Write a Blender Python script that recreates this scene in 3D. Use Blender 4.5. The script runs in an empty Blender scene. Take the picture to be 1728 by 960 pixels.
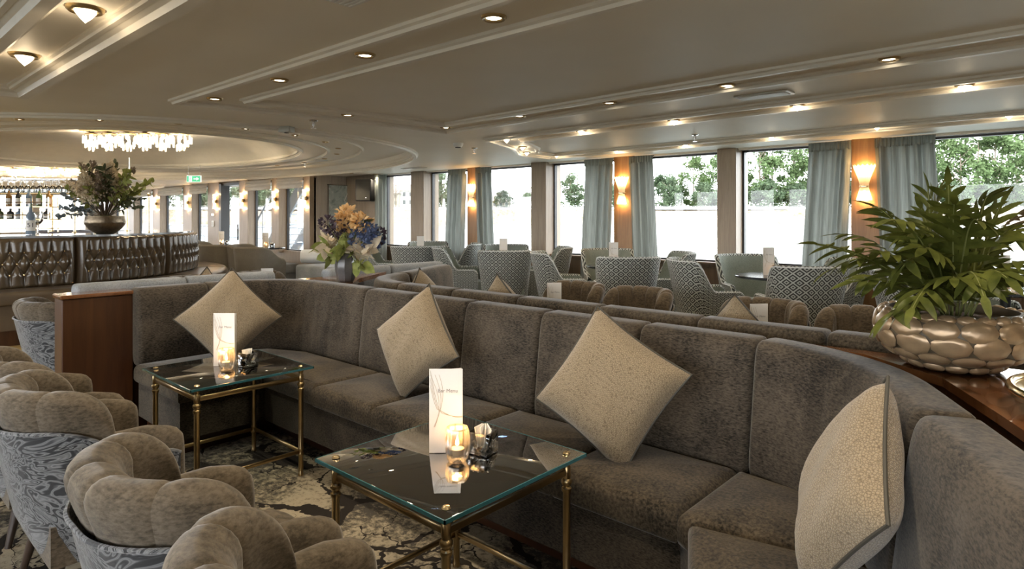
import bpy, bmesh, math, random
from mathutils import Vector, Matrix
PI = math.pi
rnd = random.Random(7)
sc = bpy.context.scene
C = sc.collection
# ---------------------------------------------------------------- camera, world, exposure
YAW = math.radians(42.1)
FW = (-math.sin(YAW), math.cos(YAW)); RT = (math.cos(YAW), math.sin(YAW))
cam = bpy.data.cameras.new('camera'); camo = bpy.data.objects.new('camera', cam); C.objects.link(camo)
cam.sensor_width = 36; cam.lens = 1069 / 1728 * 36; cam.shift_y = -115 / 1728
cam.clip_start = .02; cam.clip_end = 3000
camo.location = (0, 0, 1.32); camo.rotation_euler = (PI / 2, 0, YAW); sc.camera = camo
vs = sc.view_settings; vs.view_transform = 'Standard'; vs.look = 'None'; vs.gamma = 1; vs.use_curve_mapping = False
vs.exposure = 2.5
w = bpy.data.worlds.new('overcast_sky'); sc.world = w; w.use_nodes = True
bg = w.node_tree.nodes['Background']; bg.inputs[0].default_value = (.95, .975, 1.0, 1); bg.inputs[1].default_value = 2.3
sc.cycles.max_bounces = 7; sc.cycles.diffuse_bounces = 4; sc.cycles.glossy_bounces = 4
sc.cycles.transparent_max_bounces = 16; sc.cycles.transmission_bounces = 6
sc.cycles.caustics_reflective = False; sc.cycles.caustics_refractive = False
sc.cycles.sample_clamp_indirect = 4.0
SPOT_W = 5.6

# ---------------------------------------------------------------- materials
class NT:
    def __init__(s, name):
        s.m = bpy.data.materials.new(name); s.m.use_nodes = True
        s.t = s.m.node_tree; s.b = s.t.nodes['Principled BSDF']; s.out = s.t.nodes['Material Output']
    def n(s, ty, ins=None, **kw):
        nd = s.t.nodes.new('ShaderNode' + ty)
        for k, v in kw.items(): setattr(nd, k, v)
        for k, v in (ins or {}).items():
            if hasattr(v, 'is_output') or isinstance(v, bpy.types.NodeSocket): s.t.links.new(v, nd.inputs[k])
            else: nd.inputs[k].default_value = v
        return nd
    def l(s, a, b): s.t.links.new(a, b)
    def coord(s, which='Object', scale=(1, 1, 1), rot=(0, 0, 0)):
        tc = s.n('TexCoord'); mp = s.n('Mapping', {'Vector': tc.outputs[which], 'Scale': scale, 'Rotation': rot})
        return mp.outputs[0]
    def ramp(s, fac, stops, interp='LINEAR'):
        r = s.n('ValToRGB', {'Fac': fac}); cr = r.color_ramp; cr.interpolation = interp
        while len(cr.elements) < len(stops): cr.elements.new(.5)
        for e, (p, c) in zip(cr.elements, stops): e.position = p; e.color = (*c, 1) if len(c) == 3 else c
        return r.outputs[0]
    def noise(s, vec, scale, detail=3, dist=0, rough=.5):
        return s.n('TexNoise', {'Vector': vec, 'Scale': scale, 'Detail': detail, 'Distortion': dist, 'Roughness': rough}).outputs[0]
    def math(s, op, a, b=0.0, c=None):
        d = {0: a, 1: b}
        if c is not None: d[2] = c
        return s.n('Math', d, operation=op).outputs[0]
    def mix(s, fac, a, b):
        nd = s.n('Mix', data_type='RGBA')
        for i, v in ((0, fac), (6, a), (7, b)):
            if isinstance(v, bpy.types.NodeSocket): s.l(v, nd.inputs[i])
            else: nd.inputs[i].default_value = v if i == 0 else (*v[:3], 1)
        return nd.outputs[2]
    def bump(s, h, strength=.3, dist=.01):
        s.l(s.n('Bump', {'Height': h, 'Strength': strength, 'Distance': dist}).outputs[0], s.b.inputs['Normal'])
    def set(s, **kw):
        nm = {'col': 'Base Color', 'rough': 'Roughness', 'metal': 'Metallic', 'spec': 'Specular IOR Level', 'sheen': 'Sheen Weight',
              'sheenr': 'Sheen Roughness', 'coat': 'Coat Weight', 'trans': 'Transmission Weight', 'alpha': 'Alpha', 'emit': 'Emission Color', 'emits': 'Emission Strength'}
        for k, v in kw.items():
            i = s.b.inputs[nm[k]]
            if isinstance(v, bpy.types.NodeSocket): s.l(v, i)
            else: i.default_value = (*v, 1) if isinstance(v, tuple) and len(v) == 3 else v
        return s.m
MT = {}
def plain(name, col, rough=.5, metal=0, var=.12, vscale=8, bump=0, bscale=60, **kw):
    t = NT(name); v = t.coord()
    nz = t.noise(v, vscale, 4)
    c = t.ramp(nz, [(.25, tuple(x * (1 - var) for x in col)), (.75, tuple(min(1, x * (1 + var)) for x in col))])
    if bump: t.bump(t.noise(v, bscale, 3), bump, .004)
    MT[name] = t.set(col=c, rough=rough, metal=metal, **kw)
def wood(name, c1, c2, axis=2, scale=1.0, rough=.35, **kw):
    t = NT(name); s = [9, 9, 9]; s[axis] = .7
    v = t.coord(scale=tuple(x * scale for x in s))
    nz = t.noise(v, 2.2, 6, .8, .6); n2 = t.noise(v, 14, 3)
    f = t.math('ADD', t.math('MULTIPLY', nz, .8), t.math('MULTIPLY', n2, .2))
    c = t.ramp(f, [(.3, c1), (.72, c2)])
    t.bump(n2, .05, .002)
    MT[name] = t.set(col=c, rough=rough, **kw)
def velvet(name, c1, c2, stretch=(60, 60, 14), rough=.85, sheen=.35, patch=5):
    t = NT(name); v = t.coord(); v2 = t.coord(scale=stretch)
    a = t.noise(v2, 2.2, 5, 0, .65); b = t.noise(v, patch, 3, .6)
    f = t.math('ADD', t.math('MULTIPLY', a, .65), t.math('MULTIPLY', b, .35))
    c = t.ramp(f, [(.38, c1), (.60, c2)])
    t.bump(a, .25, .004)
    MT[name] = t.set(col=c, rough=rough, sheen=sheen, sheenr=.4, spec=.15)
def emis(name, col, s):
    t = NT(name); MT[name] = t.set(col=col, emit=col, emits=s, rough=.3)
def thin_glass(name, tint, gloss=(1, 1, 1), base=0.04, gain=1.0, rough=0.0):
    t = NT(name); t.t.nodes.remove(t.b)
    tr = t.n('BsdfTransparent', {'Color': (*tint, 1)}); gl = t.n('BsdfGlossy', {'Color': (*gloss, 1), 'Roughness': rough})
    fr = t.n('Fresnel', {'IOR': 1.5}).outputs[0]
    f = t.math('MULTIPLY', fr, gain); f = t.math('ADD', f, base - .04); f = t.math('MINIMUM', t.math('MAXIMUM', f, 0.0), 1.0)
    mx = t.n('MixShader', {0: f, 1: tr.outputs[0], 2: gl.outputs[0]}); t.l(mx.outputs[0], t.out.inputs[0]); MT[name] = t.m

plain('ceiling_paint', (.86, .815, .735), .55, var=.03, vscale=2)
plain('recess_paint', (.85, .805, .725), .55, var=.03, vscale=2)
plain('trim_paint', (.80, .755, .68), .45, var=.04)
plain('dome_paint', (.84, .79, .70), .5, var=.04)
plain('white_enamel', (.75, .76, .76), .4, var=.03)
plain('header_grey', (.50, .50, .47), .5, var=.04)
wood('post_wood', (0.2167, 0.1626, 0.1148), (0.3315, 0.2614, 0.1913), 2, 1.4, .45)
wood('panel_wood', (0.1950, 0.0975, 0.0375), (0.3300, 0.1837, 0.0750), 2, 1.2, .4)
wood('sill_wood', (0.1200, 0.0720, 0.0400), (0.2160, 0.1360, 0.0760), 2, 1.0, .4)
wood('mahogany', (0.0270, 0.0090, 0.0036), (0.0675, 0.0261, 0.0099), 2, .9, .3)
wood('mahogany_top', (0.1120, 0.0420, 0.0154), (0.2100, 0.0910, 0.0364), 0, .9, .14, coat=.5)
wood('leg_wood', (.02, .012, .008), (.05, .03, .02), 2, 1, .4)
wood('grey_wood', (0.3800, 0.3325, 0.2850), (0.5320, 0.4750, 0.4085), 2, 1.2, .5)
velvet('sofa_velvet', (.0062, .0050, .0040), (.080, .064, .047), (34, 34, 100), .8, .22)
velvet('sofa_seat_velvet', (.0090, .0068, .0044), (.084, .065, .043), (46, 46, 46), .8, .22)
velvet('chair_velvet', (0.0515, 0.0409, 0.0274), (0.1434, 0.1154, 0.0829), (26, 26, 60), patch=9)
velvet('channel_velvet', (0.0382, 0.0281, 0.0170), (0.1148, 0.0867, 0.0561), (26, 26, 60), patch=9)
velvet('sand_fabric', (0.1452, 0.1290, 0.1048), (0.1895, 0.1734, 0.1452), (60, 60, 60), sheen=.1)
velvet('grey_fabric', (0.1650, 0.1762, 0.1875), (0.2700, 0.2850, 0.3000), (60, 60, 60), sheen=.1)
velvet('sage_fabric', (0.1728, 0.1984, 0.1728), (0.2496, 0.2752, 0.2432), (50, 50, 50), sheen=.2)
velvet('bolster_fabric', (.55, .57, .57), (.68, .70, .70), (70, 70, 70), sheen=.1)
velvet('teal_fabric', (.10, .14, .15), (.16, .21, .22), (50, 50, 50))
def pillow_mat(name, c1, c2, c3):
    t = NT(name); v = t.coord()
    vo = t.n('TexVoronoi', {'Vector': v, 'Scale': 165.0, 'Randomness': .75}, feature='DISTANCE_TO_EDGE').outputs[0]
    c = t.ramp(vo, [(.02, c1), (.16, c2)]); b = t.noise(v, 4, 3)
    c = t.mix(t.math('MULTIPLY', b, .35), c, c3)
    t.bump(vo, .5, .006)
    MT[name] = t.set(col=c, rough=.85, sheen=.3, spec=.2)
pillow_mat('pillow_cloth', (.115, .084, .050), (.285, .222, .142), (.225, .172, .108))
plain('piping_dark', (.045, .04, .03), .7)
def swirl_mat():
    t = NT('swirl_velvet'); v = t.coord('UV')
    n1 = t.n('TexNoise', {'Vector': v, 'Scale': 6.0, 'Detail': 1.0}, noise_dimensions='3D').outputs[1]
    vv = t.n('MixRGB', {0: .16, 1: v, 2: n1}, blend_type='ADD').outputs[0]
    a = t.noise(vv, 17, 1.2, 1.4)
    k = t.math('PINGPONG', t.math('MULTIPLY', a, 7.0), .5)
    c = t.ramp(k, [(.12, (.014, .0155, .018)), (.22, (.045, .047, .052)), (.34, (.19, .195, .20)), (.5, (.10, .104, .108))])
    t.bump(k, .4, .004)
    MT['swirl_velvet'] = t.set(col=c, rough=.6, sheen=.4, spec=.25)
swirl_mat()
def lattice_mat():
    t = NT('lattice_cloth'); v = t.coord('UV', (1, 1, 1), (0, 0, PI / 4))
    sx = t.n('SeparateXYZ', {0: v})
    def stripe(o): return t.math('PINGPONG', t.math('MULTIPLY', o, 20.0), .5)
    a = stripe(sx.outputs[0]); b = stripe(sx.outputs[1])
    m = t.math('MINIMUM', a, b); k = t.math('MULTIPLY', a, b)
    c = t.ramp(m, [(.07, (.40, .42, .39)), (.11, (.030, .030, .030)), (.24, (.040, .040, .039)), (.28, (.40, .42, .39)), (.38, (.36, .38, .35)), (.42, (.05, .05, .05))])
    t.bump(m, .2, .003)
    MT['lattice_cloth'] = t.set(col=c, rough=.85, sheen=.2, spec=.15)
lattice_mat()
def carpet_mat():
    t = NT('carpet'); v = t.coord()
    n1 = t.n('TexNoise', {'Vector': v, 'Scale': 1.9, 'Detail': 5.0, 'Roughness': .6}).outputs[1]
    vv = t.n('MixRGB', {0: .55, 1: v, 2: n1}, blend_type='ADD').outputs[0]
    v1 = t.n('TexVoronoi', {'Vector': vv, 'Scale': 2.3, 'Randomness': 1.0}, feature='DISTANCE_TO_EDGE').outputs[0]
    v2 = t.n('TexVoronoi', {'Vector': vv, 'Scale': 5.2, 'Randomness': 1.0}, feature='DISTANCE_TO_EDGE').outputs[0]
    big = t.noise(v, 1.6, 3, .4); sp = t.noise(v, 30, 5, .3, .75); gate = t.noise(v, 1.3, 3); g2 = t.noise(t.coord(scale=(1.0, 1.0, 3.0)), 2.6, 2)
    c = t.ramp(t.math('ADD', t.math('MULTIPLY', big, .55), t.math('MULTIPLY', sp, .45)), [(.44, (.07, .062, .052)), (.48, (.17, .145, .105)), (.53, (.33, .28, .20)), (.70, (.40, .35, .26))], 'LINEAR')
    th1 = t.math('MULTIPLY', t.math('MAXIMUM', t.math('SUBTRACT', g2, .36), 0.0), .26)
    th2 = t.math('MULTIPLY', t.math('MAXIMUM', t.math('SUBTRACT', gate, .46), 0.0), .22)
    m1 = t.math('LESS_THAN', v1, th1); m2 = t.math('LESS_THAN', v2, th2)
    c = t.mix(t.math('MAXIMUM', m1, m2), c, (.026, .022, .019))
    t.bump(t.noise(v, 300, 2), .3, .004)
    MT['carpet'] = t.set(col=c, rough=.95, spec=.05)
carpet_mat()
def bark_carpet():
    t = NT('gold_carpet'); v = t.coord(scale=(1, 1, 1))
    a = t.noise(v, 3, 4, .6); b = t.noise(v, 60, 3)
    c = t.ramp(t.math('ADD', t.math('MULTIPLY', a, .6), t.math('MULTIPLY', b, .4)), [(.35, (.28, .19, .075)), (.65, (.45, .325, .15))])
    MT['gold_carpet'] = t.set(col=c, rough=.9, spec=.05)
bark_carpet()
def wave_carpet():
    t = NT('wave_carpet'); v = t.coord()
    a = t.n('TexWave', {'Vector': v, 'Scale': 1.3, 'Distortion': 9.0, 'Detail': 2.0, 'Detail Scale': 1.2}).outputs[1]
    c = t.ramp(a, [(.42, (.06, .06, .07)), (.55, (.62, .63, .64))]); MT['wave_carpet'] = t.set(col=c, rough=.9, spec=.05)
wave_carpet()
plain('leather', (.080, .055, .031), .25, var=.12, vscale=6, bump=.08, bscale=220, spec=.6)
plain('leather_seat', (.095, .068, .042), .33, var=.12, bump=.08, bscale=200, spec=.5)
plain('brass', (.42, .31, .16), .28, 1.0, var=.12, vscale=20)
plain('brass_bright', (.75, .60, .36), .2, 1.0, var=.06)
plain('steel', (.6, .6, .6), .25, 1.0, var=.05)
plain('bronze', (.16, .125, .085), .36, .85, var=.3, vscale=40, bump=.25, bscale=70)
plain('black_plastic', (.018, .018, .02), .45, var=.05)
plain('black_table', (.022, .024, .03), .18, var=.05, coat=.4)
plain('bar_stone', (.30, .32, .35), .08, var=.15, vscale=14, coat=.6)
plain('white_gloss', (.78, .80, .81), .10, var=.03, coat=.5)
plain('paper', (.80, .78, .74), .6, var=.02)
plain('print_gold', (.45, .37, .25), .5, var=.02)
plain('print_grey', (.30, .28, .26), .6, var=.02)
plain('napkin', (.85, .83, .79), .8, var=.03)
plain('candle_wax', (.92, .85, .70), .5, var=.03)
emis('flame', (1.0, .60, .22), 6.0)
emis('lamp_lens', (1.0, .86, .62), 4.0)
emis('bulb_glow', (1.0, .68, .33), 1.6)
thin_glass('window_glass', (.97, .985, .985), base=.035, gain=.5)
thin_glass('table_glass', (.86, .92, .92), base=.05, gain=1.5)
thin_glass('table_glass_blue', (.30, .42, .64), base=.30, gain=1.5)
plain('glass_edge', (.03, .12, .14), .08, var=.05, spec=.8)
thin_glass('clear_glass', (.96, .975, .98), base=.10, gain=1.4)
thin_glass('frost_glass', (.93, .86, .76), base=.12, gain=1.2, rough=.25)
def lamp_glass(name, col, tr, clear, rough):
    t = NT(name); t.set(col=col, rough=rough, spec=.8)
    ts = t.n('BsdfTranslucent', {'Color': (*col, 1)}); m1 = t.n('MixShader', {0: tr, 1: t.b.outputs[0], 2: ts.outputs[0]})
    m2 = t.n('MixShader', {0: clear, 1: m1.outputs[0], 2: t.n('BsdfTransparent').outputs[0]}); t.l(m2.outputs[0], t.out.inputs[0]); MT[name] = t.m
lamp_glass('crystal', (.95, .93, .88), .5, .35, .12)
lamp_glass('sconce_glass', (.93, .88, .78), .5, .35, .2)
def translucent(name, c1, c2, scale=(30, 30, 2), tr=.35, rough=.8, bump=0.1):
    t = NT(name); v = t.coord(scale=scale); nz = t.noise(v, 2, 4); c = t.ramp(nz, [(.3, c1), (.7, c2)])
    t.set(col=c, rough=rough, spec=.15); ts = t.n('BsdfTranslucent', {'Color': c})
    mx = t.n('MixShader', {0: tr, 1: t.b.outputs[0], 2: ts.outputs[0]}); t.l(mx.outputs[0], t.out.inputs[0]); MT[name] = t.m
translucent('curtain', (.175, .188, .172), (.265, .282, .262), (40, 40, 1.5), .28)
translucent('blind_cloth', (.48, .43, .37), (.60, .55, .48), (2, 2, 40), .25)
translucent('fern_leaf', (0.0425, 0.0527, 0.0102), (0.1232, 0.1360, 0.0289), (9, 9, 9), .22, .42)
translucent('fern_leaf_back', (.11, .085, .045), (.18, .135, .075), (9, 9, 9), .2, .5)
translucent('leaf_green', (.16, .20, .05), (.34, .36, .12), (12, 12, 12), .25, .5)
translucent('leaf_dark', (.05, .07, .035), (.12, .13, .07), (12, 12, 12), .2, .5)
translucent('leaf_blue', (.14, .18, .20), (.24, .28, .31), (12, 12, 12), .2, .5)
translucent('petal_cream', (.62, .52, .38), (.80, .72, .58), (14, 14, 14), .25, .7)
translucent('petal_peach', (.70, .42, .16), (.85, .66, .40), (14, 14, 14), .25, .7)
translucent('petal_blue', (.07, .10, .22), (.20, .26, .42), (14, 14, 14), .2, .7)
translucent('petal_plum', (.045, .035, .05), (.13, .10, .13), (14, 14, 14), .15, .7)
translucent('petal_mauve', (.22, .18, .14), (.38, .31, .25), (14, 14, 14), .15, .7)
plain('stem_brown', (.10, .065, .035), .7)
plain('stem_green', (.16, .17, .05), .6)
plain('soil_fibre', (.055, .028, .014), .9, var=.4, vscale=60, bump=.5)
plain('moss', (.14, .15, .03), .9, var=.4, vscale=50, bump=.5)
plain('shell_disc', (.30, .205, .115), .30, .4, var=.25, vscale=1.2, spec=.6)
plain('bowl_core', (.10, .075, .045), .5, var=.2)
plain('vase_glaze', (.09, .085, .085), .28, var=.5, vscale=9, spec=.6)
plain('sign_green', (.05, .30, .16), .4, var=.02, emit=(.05, .35, .18), emits=.25)
plain('sign_white', (.85, .9, .87), .4, var=.02, emit=(.8, .9, .85), emits=.2)
plain('deck_steel', (.34, .39, .44), .4, var=.05)
plain('deck_floor', (.20, .24, .28), .6, var=.1)
def painting():
    t = NT('painting'); v = t.coord(); a = t.noise(v, 5, 8, 1.4, .7)
    c = t.ramp(a, [(.30, (.16, .20, .20)), (.48, (.42, .49, .48)), (.58, (.50, .56, .54)), (.66, (.80, .80, .76))]); t.bump(a, .5, .01)
    MT['painting'] = t.set(col=c, rough=.6)
painting()
plain('magazine_blue', (.10, .15, .26), .35, var=.5, vscale=16)
plain('magazine_pale', (.60, .58, .56), .35, var=.3, vscale=16)
plain('bottle_dark', (.03, .035, .04), .1, var=.1, spec=.8)
plain('bottle_blue', (.20, .27, .36), .08, var=.1, spec=.9)
plain('bottle_green', (.10, .16, .05), .08, var=.1, spec=.9)
plain('bottle_amber', (.30, .15, .04), .08, var=.1, spec=.9)
# exterior
def water():
    t = NT('river_water'); v = t.coord(scale=(.10, .30, 1), rot=(0, 0, -YAW))
    t.bump(t.noise(v, 2.2, 5, .4), .35, 1.0)
    MT['river_water'] = t.set(col=(.11, .13, .125), rough=.10, spec=.5)
water()
def bank():
    t = NT('bank_stone'); v = t.coord(); a = t.noise(v, .12, 5, .3, .7); b = t.noise(v, .9, 4)
    c = t.ramp(t.math('ADD', t.math('MULTIPLY', a, .5), t.math('MULTIPLY', b, .5)), [(.36, (.085, .09, .05)), (.47, (.16, .13, .10)), (.58, (.24, .21, .18)), (.68, (.12, .105, .075))])
    MT['bank_stone'] = t.set(col=c, rough=.95, spec=.05)
bank()
plain('bank_grass', (.13, .14, .065), .95, var=.25, vscale=.2)
plain('bank_path', (.30, .30, .30), .9, var=.05)
translucent('tree_leaf', (0.0476, 0.0850, 0.0272), (0.1292, 0.1768, 0.0782), (0.2040, 0.2040, 0.2040), .3, .7)
translucent('tree_leaf_dark', (0.0422, 0.0680, 0.0354), (0.1020, 0.1360, 0.0782), (0.2040, 0.2040, 0.2040), .3, .7)
translucent('tree_leaf_bare', (0.0780, 0.0630, 0.0510), (0.1140, 0.0960, 0.0810), (0.1800, 0.1800, 0.1800), .2, .8)
plain('bark', (.20, .16, .12), .9)
plain('house_white', (.55, .55, .53), .8, var=.05)
plain('house_cream', (.44, .40, .34), .8, var=.05)
plain('house_roof', (.20, .165, .145), .8, var=.12)
plain('house_pane', (.08, .09, .10), .3, var=.05)

# ---------------------------------------------------------------- mesh helpers
class MB:
    def __init__(s): s.v = []; s.f = []; s.uv = []
    def add(s, v, f, uv=None):
        o = len(s.v); s.v += [tuple(p) for p in v]; s.f += [tuple(i + o for i in q) for q in f]
        s.uv += uv if uv else [(p[0], p[2]) for p in v]; return s
    def box(s, c, d, rz=0, bev=0, seg=2, rot=None):
        bm = bmesh.new(); bmesh.ops.create_cube(bm, size=1)
        bmesh.ops.scale(bm, vec=d, verts=bm.verts)
        if bev: bmesh.ops.bevel(bm, geom=bm.edges[:], offset=bev, segments=seg, profile=.5, affect='EDGES')
        m = Matrix.Translation(c) @ (rot if rot is not None else Matrix.Rotation(rz, 4, 'Z'))
        bmesh.ops.transform(bm, matrix=m, verts=bm.verts)
        bm.verts.index_update(); s.add([v.co[:] for v in bm.verts], [[v.index for v in f.verts] for f in bm.faces]); bm.free(); return s
    def surf(s, fn, nu, nv, cu=False, cv=False, uvf=None):
        v = []; uv = []
        for i in range(nu + (0 if cu else 1)):
            for j in range(nv + (0 if cv else 1)):
                v.append(fn(i / nu, j / nv)); uv.append(uvf(i / nu, j / nv) if uvf else (i / nu, j / nv))
        W = nv + (0 if cv else 1); H = nu + (0 if cu else 1); f = []
        for i in range(nu):
            for j in range(nv):
                a, b = i, (i + 1) % H; c, d = j, (j + 1) % W
                f.append((a * W + c, b * W + c, b * W + d, a * W + d))
        return s.add(v, f, uv)
    def lathe(s, prof, n=16, loc=(0, 0, 0), caps=True, sx=1, sy=1):
        v = []; f = []; m = len(prof)
        for k in range(n):
            a = 2 * PI * k / n
            for r, z in prof: v.append((loc[0] + r * math.cos(a) * sx, loc[1] + r * math.sin(a) * sy, loc[2] + z))
        for k in range(n):
            for j in range(m - 1):
                a = k * m + j; b = ((k + 1) % n) * m + j; f.append((a, b, b + 1, a + 1))
        if caps:
            if prof[0][0] > 1e-4: f.append(tuple(k * m for k in range(n))[::-1])
            if prof[-1][0] > 1e-4: f.append(tuple(k * m + m - 1 for k in range(n)))
        return s.add(v, f)
    def tube(s, pts, r, n=8, caps=True, taper=None):
        P = [Vector(p) for p in pts]; v = []; f = []; prev = None
        for i, p in enumerate(P):
            d = (P[min(i + 1, len(P) - 1)] - P[max(i - 1, 0)]).normalized()
            if prev is None: a = d.orthogonal().normalized()
            else: a = (prev - d * prev.dot(d)); a = a.normalized() if a.length > 1e-6 else d.orthogonal().normalized()
            prev = a; b = d.cross(a); rr = r if taper is None else r + (taper - r) * i / max(1, len(P) - 1)
            for k in range(n):
                t = 2 * PI * k / n; v.append(tuple(p + (a * math.cos(t) + b * math.sin(t)) * rr))
        for i in range(len(P) - 1):
            for k in range(n): f.append((i * n + k, i * n + (k + 1) % n, (i + 1) * n + (k + 1) % n, (i + 1) * n + k))
        if caps: f.append(tuple(range(n))[::-1]); f.append(tuple((len(P) - 1) * n + k for k in range(n)))
        return s.add(v, f)
    def prism(s, out, z0, z1):
        n = len(out); v = [(x, y, z0) for x, y in out] + [(x, y, z1) for x, y in out]
        f = [tuple(range(n))[::-1], tuple(range(n, 2 * n))] + [(i, (i + 1) % n, n + (i + 1) % n, n + i) for i in range(n)]
        return s.add(v, f)
    def sweepprof(s, path, prof, closed=False):
        """path: [(x,y,z)], prof: [(o,z)] offset along right normal; closed profile loop"""
        n = len(path); m = len(prof); v = []; f = []
        for i in range(n):
            a = path[(i - 1) % n] if (closed or i > 0) else path[i]; b = path[(i + 1) % n] if (closed or i < n - 1) else path[i]
            p = path[i]; dx, dy = b[0] - a[0], b[1] - a[1]; L = math.hypot(dx, dy) or 1; tx, ty = dx / L, dy / L; k = 1
            if 0 < i < n - 1 or closed:
                d1 = Vector((p[0] - a[0], p[1] - a[1])); d2 = Vector((b[0] - p[0], b[1] - p[1]))
                if d1.length > 1e-6 and d2.length > 1e-6:
                    d1.normalize(); d2.normalize(); t = d1 + d2
                    if t.length > 1e-3:
                        t.normalize(); tx, ty = t; k = 1 / max(.4, t.dot(d1))
            for o, z in prof: v.append((p[0] + ty * o * k, p[1] - tx * o * k, p[2] + z))
        for i in range(n if closed else n - 1):
            for j in range(m): f.append((i * m + j, i * m + (j + 1) % m, ((i + 1) % n) * m + (j + 1) % m, ((i + 1) % n) * m + j))
        if not closed: f.append(tuple(range(m))[::-1]); f.append(tuple((n - 1) * m + j for j in range(m)))
        return s.add(v, f)
    def build(s, name, mat, parent=None, smooth=True, ang=45):
        me = bpy.data.meshes.new(name); me.from_pydata(s.v, [], s.f)
        uvl = me.uv_layers.new(name='UVMap'); vi = [0] * len(me.loops); me.loops.foreach_get('vertex_index', vi)
        fl = []
        for i in vi: fl += s.uv[i]
        uvl.data.foreach_set('uv', fl)
        if smooth:
            me.polygons.foreach_set('use_smooth', [True] * len(me.polygons)); me.set_sharp_from_angle(angle=math.radians(ang))
        me.validate(); me.update()
        bm = bmesh.new(); bm.from_mesh(me); bmesh.ops.recalc_face_normals(bm, faces=bm.faces[:]); bm.to_mesh(me); bm.free()
        me.materials.append(MT[mat])
        o = bpy.data.objects.new(name, me); C.objects.link(o); o.parent = parent
        return o
def tag(o, label=None, cat=None, group=None, kind=None):
    if label: o['label'] = label
    if cat: o['category'] = cat
    if group: o['group'] = group
    if kind: o['kind'] = kind
    return o
def thing(name, label, cat, loc=(0, 0, 0), rz=0, group=None):
    o = bpy.data.objects.new(name, None); C.objects.link(o); o.empty_display_size = .1
    o.location = loc; o.rotation_euler = (0, 0, rz); return tag(o, label, cat, group)
def struct(o): o['kind'] = 'structure'; return o
def dup(o, loc=None, rz=None, label=None, group=None, parent=None, top=True):
    c = o.copy(); C.objects.link(c)
    if parent is not None: c.parent = parent
    if loc is not None: c.location = loc
    if rz is not None: c.rotation_euler = (0, 0, rz)
    if label: c['label'] = label
    if group: c['group'] = group
    for ch in list(o.children): dup(ch, parent=c, top=False)
    return c
def inst(o, parent, loc, rot=(0, 0, 0), scale=None):
    c = o.copy(); C.objects.link(c); c.parent = parent; c.location = loc; c.rotation_euler = rot
    if scale: c.scale = scale
    return c
def fillet(pts, radii, step=.06):
    out = [pts[0]]
    for i in range(1, len(pts) - 1):
        p = Vector(pts[i]); a = Vector(pts[i - 1]); b = Vector(pts[i + 1]); r = radii[i - 1] if isinstance(radii, (list, tuple)) else radii
        d1 = (a - p).normalized(); d2 = (b - p).normalized(); th = d1.angle(d2)
        if r <= 0: out.append(tuple(p)); continue
        tl = min(r / math.tan(th / 2), (a - p).length * .98, (b - p).length * .98); r = tl * math.tan(th / 2)
        s = p + d1 * tl; e = p + d2 * tl; c = p + (d1 + d2).normalized() * (r / math.sin(th / 2))
        n = max(3, int((PI - th) * r / step) + 1); a0 = math.atan2(s.y - c.y, s.x - c.x); a1 = math.atan2(e.y - c.y, e.x - c.x)
        da = (a1 - a0 + PI) % (2 * PI) - PI
        for k in range(n + 1): out.append((c.x + r * math.cos(a0 + da * k / n), c.y + r * math.sin(a0 + da * k / n)))
    out.append(pts[-1]); return out
class Path:
    def __init__(s, pts):
        s.p = pts; s.d = [0]
        for a, b in zip(pts, pts[1:]): s.d.append(s.d[-1] + math.hypot(b[0] - a[0], b[1] - a[1]))
        s.L = s.d[-1]
    def raw(s, t):
        t = min(max(t, 0), s.L)
        for i in range(len(s.p) - 1):
            if t <= s.d[i + 1] or i == len(s.p) - 2:
                k = (t - s.d[i]) / ((s.d[i + 1] - s.d[i]) or 1); a, b = s.p[i], s.p[i + 1]
                return (a[0] + (b[0] - a[0]) * k, a[1] + (b[1] - a[1]) * k)
    def at(s, t):
        x, y = s.raw(t); a = s.raw(t - .02); b = s.raw(t + .02); dx, dy = b[0] - a[0], b[1] - a[1]; L = math.hypot(dx, dy) or 1
        return x, y, dx / L, dy / L
    def off(s, t, o):
        x, y, tx, ty = s.at(t); return x + ty * o, y - tx * o
    def find(s, x):
        return min((abs(s.raw(t * s.L / 800)[0] - x), t * s.L / 800) for t in range(801))[1]
def sgnpow(x, p): return math.copysign(abs(x) ** p, x)
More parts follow.
